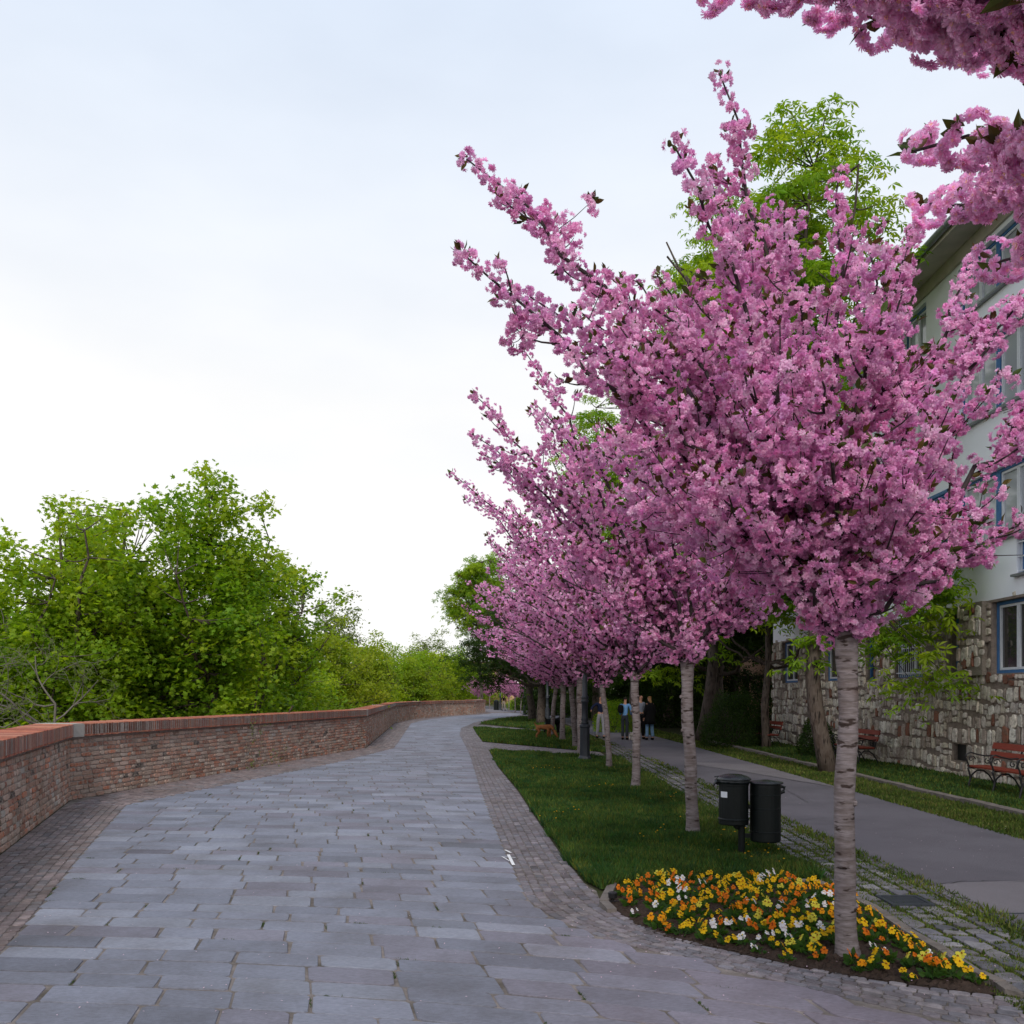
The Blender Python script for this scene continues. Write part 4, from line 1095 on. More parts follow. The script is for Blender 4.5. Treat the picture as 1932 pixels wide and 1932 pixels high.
# ------------------------------------------------------------------ the house
FX = 9.10
house = thing('stone_house', 'white plastered house with a rubble stone ground floor and blue windows', 'house', (FX, 22, 0))
Y0, Y1, HT = 2.0, 31.4, 10.75
WIN = []   # y0, y1, z0, z1, kind
for (a, b) in ((5.0, 7.6), (10.0, 12.7), (14.3, 17.1), (19.8, 21.4), (24.7, 26.2), (28.7, 30.3)): WIN.append((a, b, 2.10, 3.45, 'big' if b - a > 2 else 'barred' if a == 19.8 else 'pair'))
WIN += [(18.2, 18.65, 2.10, 3.42, 'slit'), (22.6, 23.15, 2.05, 3.3, 'slit')]
for z0, z1 in ((4.62, 5.95), (7.05, 8.50), (9.30, 10.35)):
    for (a, b) in ((5.0, 8.0), (10.0, 13.0), (14.4, 18.4), (19.8, 21.0), (23.2, 24.6), (27.2, 28.6)): WIN.append((a, b, z0, z1, 'big' if b - a > 2 else 'pair'))
WIN += [(19.5, 20.3, 3.85, 4.45, 'barred'), (15.3, 16.25, 3.88, 4.5, 'barred')]
VENT = [(18.05, 18.6, .36, .70, 'vent'), (22.55, 23.0, .36, .78, 'vent')]
holes = WIN + VENT
def facade(mb, x, y0, y1, z0, z1, holes, depth, col):
    hs = [h for h in holes if h[0] < y1 and h[1] > y0 and h[2] < z1 and h[3] > z0]
    ys = sorted(set([y0, y1] + [min(max(v_, y0), y1) for h in hs for v_ in h[:2]])); zs = sorted(set([z0, z1] + [min(max(v_, z0), z1) for h in hs for v_ in h[2:4]]))
    for i in range(len(ys) - 1):
        for j in range(len(zs) - 1):
            cy, cz = (ys[i] + ys[i+1]) / 2, (zs[j] + zs[j+1]) / 2
            if any(h[0] < cy < h[1] and h[2] < cz < h[3] for h in hs): continue
            mb.add([(x, ys[i], zs[j]), (x, ys[i], zs[j+1]), (x, ys[i+1], zs[j+1]), (x, ys[i+1], zs[j])], [(0, 1, 2, 3)], col)
    for h in hs:
        a, b, c, d = max(h[0], y0), min(h[1], y1), max(h[2], z0), min(h[3], z1)
        for q in ([(a, c), (a, d)], [(b, c), (b, d)], [(a, c), (b, c)], [(a, d), (b, d)]):
            (p0, q0), (p1, q1) = q
            mb.add([(x, p0, q0), (x, p1, q1), (x + depth, p1, q1), (x + depth, p0, q0)], [(0, 1, 2, 3)], col)
mb = MB(); facade(mb, FX, Y0, Y1, 3.50, HT, holes, .2, (0.6, 0.6, 0.6))
mb.add([(FX, Y1, 0), (FX + 12, Y1, 0), (FX + 12, Y1, HT), (FX, Y1, HT), (FX, Y0, 0), (FX + 12, Y0, 0), (FX + 12, Y0, HT), (FX, Y0, HT)], [(0, 1, 2, 3), (4, 7, 6, 5), (1, 5, 6, 2)])
mb.build('wall', M['plaster'], house, world=True)
mb = MB(); facade(mb, FX, Y0, Y1, 0.0, 3.50, holes, .2, (0.2, 0.2, 0.2))
mb.build('mortar_face', mat('house_mortar', (0.27, 0.22, 0.185), 0.95, 0.6, 9.0, (0.13, 0.10, 0.085), 0.9, 50, 0.1), house, world=True)
# rubble stones
rr_ = random.Random(404); mb = MB()
RC = [(0.62, 0.56, 0.47), (0.56, 0.50, 0.41), (0.70, 0.66, 0.58), (0.44, 0.38, 0.32), (0.58, 0.52, 0.46), (0.35, 0.29, 0.25), (0.52, 0.47, 0.43)]
z = 0.02
segs = [h for h in holes if h[2] < 3.5]
while z < 3.5:
    rh = rr_.choice((.16, .24, .28, .32, .24)) * rr_.uniform(.85, 1.15)
    y = Y0 + rr_.uniform(0, .1)
    while y < Y1:
        sw = rr_.uniform(.07, .25) * (1.3 if rh < .18 else 1)
        wav = .035 * math.sin(y * 1.9 + z * 3) + .03 * math.sin(y * 4.7 + z * 9)
        cells = [(z + wav, z + wav + rh * rr_.uniform(.86, 1.0))] if rr_.random() < .78 or rh < .2 else [(z + wav, z + wav + rh * .45), (z + wav + rh * .5, z + wav + rh * .98)]
        for lo_, hi_ in cells:
            a, b = y + .009, y + sw - .009
            if lo_ < .03: lo_ = .03
            bad = False
            for h in segs:
                if h[0] - .01 < b and h[1] + .01 > a and h[2] - .01 < hi_ and h[3] + .01 > lo_:
                    opts = [(h[2] - .012 - lo_, 't'), (hi_ - h[3] - .012, 'b'), (h[0] - .012 - a, 'r'), (b - h[1] - .012, 'l')]
                    m_ = max(opts)
                    if m_[0] < .045: bad = True; break
                    if m_[1] == 't': hi_ = h[2] - .012
                    elif m_[1] == 'b': lo_ = h[3] + .012
                    elif m_[1] == 'r': b = h[0] - .012
                    else: a = h[1] + .012
            if bad or hi_ > 3.60 or hi_ - lo_ < .04: continue
            j = lambda q: rr_.uniform(-q, q)
            w = b - a; hh = hi_ - lo_
            P_ = [(a + w*.20 + j(.02), lo_ + abs(j(.015))), (b - w*.22 + j(.02), lo_ + abs(j(.015))), (b - abs(j(.014)), lo_ + hh*.22), (b - abs(j(.02)), lo_ + hh*.75), (b - w*rr_.uniform(.15, .42), hi_ - abs(j(.03))), (a + w*rr_.uniform(.15, .42), hi_ - abs(j(.03))), (a + abs(j(.02)), lo_ + hh*.78), (a + abs(j(.014)), lo_ + hh*.25)]
            k = rr_.random()
            col = np.array((0.22, 0.09, 0.06)) * rr_.uniform(.7, 1.2) if k < .05 else np.array(rr_.choice(RC)) * rr_.gauss(1, .15)
            pil = (17.25 < (a + b) / 2 < 18.15 or 18.7 < (a + b) / 2 < 19.75) and lo_ > 2.05
            mb.stone([(p[0], p[1]) for p in P_], np.array((FX - (.10 if pil else 0), 0, 0)), yN, zN, -xN, .032 + j(.018), .014, col)
        y += sw
    z += rh
# the two stone piers stand proud
for a, b in ((17.25, 18.15), (18.7, 19.75)):
    mb.box((FX - .10, a, 2.08), (FX - .002, b, 3.5), (0.22, 0.19, 0.16))
mb.build('stone_cladding', M['rubble'], house, world=True)
x_ = FX + .13
for (a, b, c, d, k) in WIN:
    if b < 12: continue
    w = MB()
    fw = .06
    for q in (((a, c), (a + fw, d)), ((b - fw, c), (b, d)), ((a + fw, c), (b - fw, c + fw)), ((a + fw, d - fw), (b - fw, d))):
        w.box((x_ - .03, q[0][0], q[0][1]), (x_ + .05, q[1][0], q[1][1]))
    nsec = max(1, round((b - a) / 1.35)) if k == 'big' else 1
    cw = (b - a - 2 * fw) / nsec
    for i in range(1, nsec): w.box((x_ - .034, a + fw + i * cw - .07, c + fw), (x_ + .05, a + fw + i * cw + .07, d - fw))
    win = w.build('window', M['blue'], house, world=True)
    s = MB()
    if k != 'slit':
        for i in range(nsec):
            s0 = a + fw + i * cw + (.07 if i else 0) + .01; s1 = a + fw + (i + 1) * cw - (.07 if i < nsec - 1 else 0) - .01
            half = 2
            for hh in range(half):
                p0 = s0 + (s1 - s0) * hh / half + .004; p1 = s0 + (s1 - s0) * (hh + 1) / half - .004
                t_ = .045; z0_, z1_ = c + fw + .006, d - fw - .006
                for q in (((p0, z0_), (p0 + t_, z1_)), ((p1 - t_, z0_), (p1, z1_)), ((p0 + t_, z0_), (p1 - t_, z0_ + t_)), ((p0 + t_, z1_ - t_), (p1 - t_, z1_))):
                    s.box((x_ - .012, q[0][0], q[0][1]), (x_ + .03, q[1][0], q[1][1]))
        if k == 'barred':
            nb = int((b - a) / .10)
            for i in range(1, nb): s.tube([(x_ - .09, a + i * (b - a) / nb, c + .02), (x_ - .09, a + i * (b - a) / nb, d - .02)], .008, 5)
            for q in (.08, .5, .92): s.box((x_ - .105, a, c + (d - c) * q - .012), (x_ - .08, b, c + (d - c) * q + .012))
        so = s.build('sash', M['white'], win); so.location = (0, 0, 0)
        so.data.transform(Matrix.Translation((-FX, -22, 0)))
    gm = MB(); gm.add([(x_ + .02, a + .02, c + .02), (x_ + .02, a + .02, d - .02), (x_ + .02, b - .02, d - .02), (x_ + .02, b - .02, c + .02)], [(0, 1, 2, 3)])
    go = gm.build('pane', M['glass'] if (c < 3 or k == 'slit') else M['curtain'], win); go.data.transform(Matrix.Translation((-FX, -22, 0)))
    if c > 3.6:
        sl = MB(); sl.box((FX - .09, a - .05, c - .05), (FX + .1, b + .05, c - .008)); so = sl.build('sill', M['zinc'], win); so.data.transform(Matrix.Translation((-FX, -22, 0)))
# open louvred shutter
mb = MB(); ya, yb, za, zb = 18.66, 19.72, 4.66, 5.98
for q in (((ya, za), (ya + .06, zb)), ((yb - .06, za), (yb, zb)), ((ya, za), (yb, za + .06)), ((ya, zb - .06), (yb, zb)), ((ya, 5.29), (yb, 5.35))): mb.box((FX - .06, q[0][0], q[0][1]), (FX - .02, q[1][0], q[1][1]))
zz_ = za + .09
while zz_ < zb - .08:
    mb.box((FX - .055, ya + .06, zz_), (FX - .025, yb - .06, zz_ + .028), rot=Matrix.Rotation(R(28), 3, 'Y')); zz_ += .052
mb.build('shutter', M['blue'], house, world=True)
mb = MB()
for (a, b, c, d, k) in VENT:
    mb = MB(); mb.box((FX + .10, a + .002, c + .002), (FX + .23, b - .002, d - .002)); mb.build('cellar_vent', M['black'], house, world=True)  # solid black block stands in for the shade inside each opening
mb = MB(); mb.box((8.48, Y0 - .3, 10.66), (FX - .004, Y1 + .3, 10.78)); mb.add([(FX - .05, Y0, 10.45), (FX - .05, Y1, 10.45), (FX - .004, Y1, 10.45), (FX - .004, Y0, 10.45), (FX - .12, Y0, 10.655), (FX - .12, Y1, 10.655)], [(0, 1, 2, 3), (0, 4, 5, 1)])
mb.build('soffit', M['cream'], house, world=True)
mb = MB(); mb.add([(8.46, Y0 - .3, 10.79), (8.46, Y1 + .3, 10.79), (15, Y1 + .3, 14.2), (15, Y0 - .3, 14.2), (22, Y1 + .3, 10.79), (22, Y0 - .3, 10.79)], [(0, 1, 2, 3), (3, 2, 4, 5), (0, 3, 5), (1, 4, 2)])
mb.build('roof', M['tile'], house, world=True)
mb = MB(); mb.tube([(8.41, Y0 - .3, 10.80), (8.41, 15, 10.80), (8.41, Y1 + .3, 10.80)], .075, 10)
for yy in np.arange(Y0, Y1, 1.4): mb.tube([(8.41, yy, 10.80), (8.41, yy + .04, 10.80)], .085, 10)
mb.build('gutter', M['zinc'], house, world=True)

def simple_house(label, loc, w, dp, h, m, wins):
    t = thing('town_house', label, 'house', loc)
    mb = MB(); mb.box((-w / 2, 0, 0), (w / 2, dp, h)); mb.build('wall', m, t)
    mb = MB(); mb.add([(-w/2-.4, -.4, h+.005), (w/2+.4, -.4, h+.005), (w/2+.4, dp+.4, h+.005), (-w/2-.4, dp+.4, h+.005), (-w/2-.4, dp/2, h+3), (w/2+.4, dp/2, h+3)], [(0,1,2,3), (0,1,5,4), (2,3,4,5), (1,2,5), (3,0,4)]); mb.build('roof', M['tile'], t)
    for (x, z, side) in wins:
        mb = MB()
        if side == 'f': mb.box((x - .5, -.04, z), (x + .5, .1, z + 1.5))
        else: mb.box((-w/2 - .04, x - .5, z), (-w/2 + .1, x + .5, z + 1.5))
        mb.build('window', M['glass'], t)
    return t
simple_house('peach coloured house glimpsed behind the dark shady trees', (19.5, 41, 0), 14, 14, 8.5, M['pink_wall'], [(-5, 1.2, 'f'), (-2, 1.2, 'f'), (-5, 4.4, 'f'), (-2, 4.4, 'f'), (3, 1.2, 's'), (7, 1.2, 's'), (3, 4.4, 's'), (7, 4.4, 's')])
simple_house('sunlit orange house glimpsed low at the far end of the path', (-7.5, 165, 0), 16, 12, 5.0, M['pink_wall'], [(-5, 1.2, 'f'), (-2, 1.2, 'f'), (2, 1.2, 'f'), (5.5, 1.2, 'f')])

# ------------------------------------------------------------------ street lamps
def lamp(loc, label):
    t = thing('street_lamp', label, 'street lamp', loc, 0, 'cast iron lamp posts in the row')
    b = MB(); b.lathe([(.175, 0), (.175, .09), (.155, .13), (.135, .16), (.128, .86), (.145, .88), (.145, .93), (.12, .95)], 8, ph=R(22.5)); b.build('pedestal', M['iron'], t)
    s = MB(); s.lathe([(.085, .95), (.10, .99), (.075, 1.03), (.10, 1.07), (.085, 1.12), (.08, 1.16), (.078, 1.5), (.10, 1.52), (.10, 1.56), (.08, 1.58), (.095, 1.61), (.095, 1.65), (.068, 1.68), (.06, 2.6), (.075, 2.62), (.075, 2.68), (.05, 2.72), (.042, 3.7), (.06, 3.74), (.06, 3.80), (.03, 3.84)], 16)
    s.build('post', M['iron'], t, True)
    l = MB(); l.lathe([(.10, 3.84), (.17, 4.28), (.16, 4.28)], 6, cap=False); l.build('lantern', M['lamp_glass'], t)
    c = MB(); c.lathe([(.20, 4.285), (.21, 4.31), (.13, 4.42), (.05, 4.48), (.03, 4.55), (.005, 4.62)], 6); c.build('lantern_cap', M['iron'], t)
    return t
l1 = lamp((1.85, 22.9, 0), 'nearest grey iron lamp post, standing on the first lawn')
for loc, lab in (((1.97, 50, 0), 'iron lamp post behind the brown dog'), ((1.05, 76, 0), 'dark lamp post left of the thick dark trunks'), ((-1.3, 100, 0), 'small distant lamp post beyond the end of the wall')):
    c = copy_tree(l1); c.location = loc; c['label'] = lab

# ------------------------------------------------------------------ litter bins
BX, BY = Gp(1399, 1620)
sc_ = BY / FPX
t = thing('bin_post', 'dark iron post carrying the two litter bins on the lawn', 'post', (BX, BY, 0))
mb = MB(); mb.tube([(0, 0, -.02), (0, 0, .62)], .036, 12); mb.tube([(0, 0, .62), (-.0, 0, .64)], .036, 12); mb.build('pole', M['binpaint'], t)
mb = MB(); mb.box((-.02, -.02, .22), (.16, .02, .26)); mb.box((-.02, -.02, .52), (.16, .02, .56)); mb.build('bracket', M['binpaint'], t)
mb = MB(); mb.tube([(-.005, 0, .30), (-.05, -.01, .34), (-.09, -.012, .345)], [.012, .035, .012], 8); mb.build('latch', M['black'], t)
lx = (1384 - 1399) * sc_
t = thing('litter_bin', 'left litter bin with a white sticker and its liner hanging over the rim', 'litter bin', (BX + lx, BY, .36), 0, 'pair of litter bins on one post')
mb = MB(); mb.lathe([(.148, 0), (.152, .01), (.152, .045), (.158, .05), (.158, .06), (.150, .068), (.150, .40), (.156, .405), (.156, .43), (.150, .44)], 28); mb.build('body', M['binpaint'], t, False)
mb = MB(); mb.lathe([(.150, .43), (.163, .425), (.170, .445), (.166, .465), (.15, .47)], 28, cap=False); mb.tube([(-.16, 0, .43), (-.19, 0, .44), (-.20, -.01, .42), (-.21, -.01, .39)], [.03, .025, .012, .004], 7); mb.build('liner', M['bag'], t, True)
mb = MB(); mb.lathe([(.178, .462), (.18, .470), (.15, .495), (.09, .515), (.02, .52)], 28); mb.tube([(-.19, .05, .485), (-.10, .03, .50)], .006, 6); mb.build('lid', M['bag'], t, True)
an = np.linspace(R(200), R(232), 5)
mb = MB(); V = [(.1525 * math.cos(a), .1525 * math.sin(a), z_) for a in an for z_ in (.285, .345)]; mb.add(V, [(2*i, 2*i+2, 2*i+3, 2*i+1) for i in range(4)]); mb.build('sticker', M['sticker'], t)
rx = (1444 - 1399) * sc_
t = thing('litter_bin', 'right litter bin, taller and hung lower, with a side handle', 'litter bin', (BX + rx, BY, .185), 0, 'pair of litter bins on one post')
mb = MB(); mb.lathe([(.150, 0), (.156, .012), (.156, .10), (.160, .105), (.156, .11), (.156, .34), (.160, .345), (.156, .35), (.156, .48), (.160, .485), (.156, .49), (.156, .57), (.15, .60)], 30); mb.build('body', M['binpaint'], t)
mb = MB(); mb.lathe([(.180, .598), (.182, .606), (.178, .612), (.02, .635)], 30); mb.build('lid', M['bag'], t, True)
mb = MB(); mb.tube([(.15, 0, .50), (.19, 0, .51), (.20, 0, .555), (.16, 0, .565)], [.02, .02, .018, .016], 8); mb.build('handle', M['binpaint'], t)

# ------------------------------------------------------------------ benches
def bench(loc, rz, label):
    """long axis along local y, sitter faces local -x"""
    t = thing('park_bench', label, 'bench', loc, rz, 'red slatted benches by the house')
    Lb = 1.9
    for k, (x0, x1) in enumerate(((-.24, -.13), (-.11, 0.0), (.02, .13))):
        mb = MB(); mb.box((x0, -Lb/2, .425), (x1, Lb/2, .455)); mb.build('seat_slat', M['redwood'], t)
    for k, (zz, xx) in enumerate(((.60, .20), (.76, .245))):
        mb = MB(); mb.box((xx, -Lb/2, zz), (xx + .03, Lb/2, zz + .12), rot=Matrix.Rotation(R(14), 3, 'Y')); mb.build('back_slat', M['redwood'], t)
    for yy in (-.86, 0.0, .86):
        mb = MB()
        def cv(pts, r=.014): mb.tube([(x, yy, z) for x, z in resample(pts, 4 * len(pts))], r, 7)
        cv([(-.27, .0), (-.25, .10), (-.22, .22), (-.25, .34), (-.27, .405)], .019)         # front leg
        cv([(.27, .0), (.22, .12), (.13, .27), (.02, .36), (-.10, .36), (-.19, .28), (-.23, .17)], .015)   # arch to the rear leg
        cv([(-.27, .405), (0, .41), (.15, .41)], .016)
        cv([(.15, .41), (.19, .55), (.25, .72), (.30, .90)], .017)                           # back upright
        cv([(.22, .64), (.05, .63), (-.10, .66), (-.22, .70), (-.30, .66), (-.31, .58), (-.27, .50), (-.25, .42)], .015)   # arm rest
        sp = [(-.20 + (.075 - .008 * k) * math.cos(k * .75), .57 + (.075 - .008 * k) * math.sin(k * .75)) for k in range(9)]
        cv(sp, .010)
        sp = [(.10 + (.06 - .006 * k) * math.cos(k * .8 + 2), .53 + (.06 - .006 * k) * math.sin(k * .8 + 2)) for k in range(9)]
        cv(sp, .010)
        mb.build('side_frame', M['black'], t, True)
    return t
b1 = bench((8.22, 14.95, .048), 0, 'nearest red bench with curly black iron arms below the blue window')
b1.scale = (.93, .93, .93)
for loc, lab in (((8.42, 22.1, .04), 'red bench by the wall half hidden behind the nearest cherry trunk'), ((8.2, 29.0, .04), 'far red bench behind the slender chestnut trunk')):
    c = copy_tree(b1); c.location = loc; c['label'] = lab; c.scale = (.93, .93, .93)

# ------------------------------------------------------------------ flower bed with pansies
BED = [Gp(*p) for p in [(1163.7, 1675), (1148.5, 1709.7), (1163.7, 1725), (1202.7, 1748.7), (1254.7, 1770), (1328, 1787.7), (1419.5, 1807), (1506, 1829), (1593, 1844), (1679.7, 1857), (1788, 1872), (1840, 1879), (1896, 1881), (1875, 1866), (1831.4, 1846), (1770.7, 1803), (1701, 1764), (1632, 1716), (1541, 1673), (1484.5, 1668.5), (1397.8, 1666), (1311, 1664), (1246, 1663), (1190, 1666)]]
bed = thing('flower_bed', 'pointed flower bed edged with stone at the foot of the nearest cherry', 'flower bed', (1.9, 6.4, 0))
rg = random.Random(8)
# soil with clods
nx = 120; xs = np.linspace(.6, 3.0, nx); ys = np.linspace(4.9, 8.35, 150)
XX, YY = np.meshgrid(xs, ys); rn = np.random.default_rng(4)
bedp = np.array(BED)
ins = in_poly(XX.ravel(), YY.ravel(), bedp).reshape(XX.shape)
def dist_edge(x, y):
    d = np.full(x.shape, 9.0)
    for i in range(len(bedp)):
        a = bedp[i]; b = bedp[(i+1) % len(bedp)]; ab = b - a
        tt = np.clip(((x - a[0]) * ab[0] + (y - a[1]) * ab[1]) / (ab @ ab), 0, 1)
        d = np.minimum(d, np.hypot(x - a[0] - tt * ab[0], y - a[1] - tt * ab[1]))
    return d
DE = dist_edge(XX, YY)
ZZ = .012 + np.minimum(DE, .25) * .16 + rn.normal(0, .008, XX.shape) * (DE > .03)
Fq = []
for i in range(len(ys) - 1):
    for j in range(nx - 1):
        if ins[i, j] and ins[i+1, j] and ins[i, j+1] and ins[i+1, j+1]: Fq.append((i*nx+j, i*nx+j+1, (i+1)*nx+j+1, (i+1)*nx+j))
mb = MB(); mb.add(np.stack([XX.ravel(), YY.ravel(), ZZ.ravel()], 1), np.array(Fq)); mb.add([(x, y, .011) for x, y in BED], [tuple(range(len(BED)))])
for _ in range(500):
    x, y = rg.uniform(.7, 2.9), rg.uniform(5.0, 8.2)
    if in_poly(np.array([x]), np.array([y]), bedp)[0]:
        q = rg.uniform(.008, .024); mb.lathe([(q*.4, -q*.2), (q, q*.2), (q*.7, q*.8), (q*.1, q)], 5, (x, y, .035 * min(1, dist_edge(np.array(x), np.array(y)) * 5)), ph=rg.random())
mb.build('soil', M['soil'], bed, world=True)
mb = MB()
cx, cy = bedp.mean(0)
NB = len(BED)
ob = offset_poly(list(map(tuple, bedp)) + [tuple(bedp[0])], 0.0)
def ring(d):
    out = []
    for i in range(NB):
        a, b, c = bedp[i-1], bedp[i], bedp[(i+1) % NB]
        t1 = (b - a) / np.linalg.norm(b - a); t2 = (c - b) / np.linalg.norm(c - b)
        n1 = np.array((-t1[1], t1[0])); n2 = np.array((-t2[1], t2[0])); n = n1 + n2; n /= np.linalg.norm(n) + 1e-9
        out.append(b + n * d / max(.5, n @ n1))
    return np.array(out)
area = 0.5 * np.sum(bedp[:, 0] * np.roll(bedp[:, 1], -1) - np.roll(bedp[:, 0], -1) * bedp[:, 1])
sg = -1 if area > 0 else 1
ri, ro = ring(0.0), ring(sg * .075)
hk = .045
for i in range(NB):
    j = (i + 1) % NB
    if 2 <= i <= 11: continue        # the front is flush with the paving
    L_ = np.linalg.norm(ri[j] - ri[i]); n = max(1, int(L_ / .3))
    for k in range(n):
        f0, f1 = k / n + .012, (k + 1) / n - .012; dz = rg.uniform(-.006, .006)
        a, b = ri[i] * (1-f0) + ri[j] * f0, ri[i] * (1-f1) + ri[j] * f1; c, d = ro[i] * (1-f1) + ro[j] * f1, ro[i] * (1-f0) + ro[j] * f0
        V = [(p[0], p[1], zz) for zz in (0, hk + dz) for p in (a, b, c, d)]
        mb.add(V, [(4,5,6,7),(0,1,5,4),(1,2,6,5),(2,3,7,6),(3,0,4,7)])
for i in ():
    j = (i + 1) % NB; ro2 = ri[i] + (ro[i] - ri[i]) * .9; ro3 = ri[j] + (ro[j] - ri[j]) * .9
    V = [(p[0], p[1], zz) for zz in (0, .021 + rg.uniform(-.002, .002)) for p in (ri[i] * .985 + ri[j] * .015, ri[j], ro3, ro2)]
    mb.add(V, [(4,5,6,7),(0,1,5,4),(1,2,6,5),(2,3,7,6),(3,0,4,7)])
mb.build('stone_edging', M['kerb'], bed, world=True)
x0, y0 = Gp(1156, 1706)
t = thing('ground_spotlight', 'little black spotlight at the left tip of the flower bed', 'spotlight', (x0, y0, .02))
mb = MB(); mb.lathe([(.012, 0), (.012, .03), (.035, .035), (.038, .075), (.03, .08)], 10); mb.box((-.05, -.01, 0), (.05, .01, .012)); mb.build('housing', M['black'], t)

# pansies
def pansy_mesh(kind, seed):
    r = random.Random(seed); blooms = []; lb = MB()
    base = {'yellow': (0.78, 0.50, 0.015), 'orange': (0.72, 0.19, 0.015), 'white': (0.82, 0.82, 0.84), 'amber': (0.80, 0.34, 0.012), 'lemon': (0.72, 0.66, 0.08)}[kind]
    nf = (2, 3, 4)[seed % 3]
    for k in range(nf):
        fb = MB(); blooms.append(fb)
        a = r.uniform(0, 6.28); rad = r.uniform(0.01, .07); c = np.array((rad * math.cos(a), rad * math.sin(a), r.uniform(.045, .10)))
        n = np.array((r.gauss(0, .4) + math.cos(a) * .3, -0.75 + r.gauss(0, .3), r.uniform(.5, 1.0))); n /= np.linalg.norm(n)
        X = np.cross(n, (0, 0, 1.0)); X /= np.linalg.norm(X); Y = np.cross(X, n) * -1; Y = np.cross(n, X)
        s = r.uniform(.0185, .0255)
        col = np.array(base) * r.uniform(.85, 1.12)
        for (ang, rd, w, lift) in ((90 - 32, 1.05, .78, .0), (90 + 32, 1.05, .78, -.02), (180 + 8, .95, .62, .08), (-8, .95, .62, .08), (-90, 1.1, .95, .12)):
            ang += r.uniform(-8, 8); aa = R(ang); d = X * math.cos(aa) + Y * math.sin(aa); sd = -X * math.sin(aa) + Y * math.cos(aa)
            P = [c + n * (.005 + lift * s), c + (d * .5 * rd - sd * .55 * w) * s + n * lift * s * 1.5, c + (d * .95 * rd - sd * .5 * w) * s + n * (lift * s - .002), c + d * 1.12 * rd * s + n * (lift + r.uniform(-.2, .2)) * s, c + (d * .95 * rd + sd * .5 * w) * s + n * (lift * s - .002), c + (d * .5 * rd + sd * .55 * w) * s + n * lift * s * 1.5]
            cc = np.tile(col * r.uniform(.93, 1.06), (6, 1))
            fb.add(P, [(0, 1, 2, 3), (0, 3, 4, 5)], cc)
        fb.add([c + n * .008 + X * .007, c + n * .008 - X * .007, c + n * .008 - Y * .012], [(0, 1, 2)], (0.25, 0.05, 0.01) if kind != 'white' else (0.7, 0.5, 0.02))
        lb.tube([np.array((rad * .3 * math.cos(a), rad * .3 * math.sin(a), 0)), c * .6, c - n * .004], .0022, 3, (0.05, 0.10, 0.02), cap=False)
    V_, F_, T_ = LF['lance']
    rr = np.random.default_rng(seed); n = 26
    d = rr.normal(size=(n, 3)); d[:, 2] = np.abs(d[:, 2]) * .6 + .15; d /= np.linalg.norm(d, axis=1)[:, None]
    side = np.cross(d, rr.normal(size=(n, 3))); side /= np.linalg.norm(side, axis=1)[:, None]; up = np.cross(side, d)
    pos = d * rr.uniform(.0, .055, (n, 1)) + np.array((0, 0, .01))
    lb.scatter(V_, F_, np.stack([side * 1.4, d, up], 2) * rr.uniform(.03, .06, n)[:, None, None], pos, np.array([(0.03, 0.075, 0.016), (0.045, 0.10, 0.02)])[rr.integers(0, 2, n)], T_)
    return blooms, lb
PLAB = {'yellow': 'deep yellow pansy plant in the flower bed', 'orange': 'orange pansy plant in the flower bed', 'white': 'white pansy plant in the flower bed', 'amber': 'amber pansy plant in the flower bed', 'lemon': 'pale lemon pansy plant in the flower bed'}
proto = {}
for kind in PLAB:
    for v_ in range(3):
        t = thing('pansy', PLAB[kind], 'flower', (0, 0, 0), 0, 'pansies planted in the flower bed')
        blooms, lb = pansy_mesh(kind, list(PLAB).index(kind) * 30 + v_)
        for fb in blooms: fb.build('bloom', M['petal'], t)
        lb.build('leaves', M['leaf'], t)
        proto[(kind, v_)] = [t, False]
rg = random.Random(99); spots = []
tries = 0
while len(spots) < 205 and tries < 30000:
    tries += 1
    x, y = rg.uniform(.75, 2.85), rg.uniform(5.05, 8.1)
    if not in_poly(np.array([x]), np.array([y]), bedp)[0]: continue
    if dist_edge(np.array(x), np.array(y)) < .045: continue
    if math.hypot(x - 2.14, y - 5.72) < .15 or x > 2.7: continue
    if any(math.hypot(x - a, (y - b)) < .090 for a, b in spots): continue
    spots.append((x, y))
WHITES = [Gp(*p) for p in [(1300, 1712), (1212, 1738), (1375, 1775), (1430, 1797), (1455, 1732), (1540, 1730), (1530, 1775), (1505, 1790), (1430, 1680), (1270, 1690), (1648, 1818)]]
cnt = {}
white = set()
for w_ in WHITES:
    white.update(sorted(range(len(spots)), key=lambda i: math.hypot(spots[i][0] - w_[0], spots[i][1] - w_[1]))[:2])
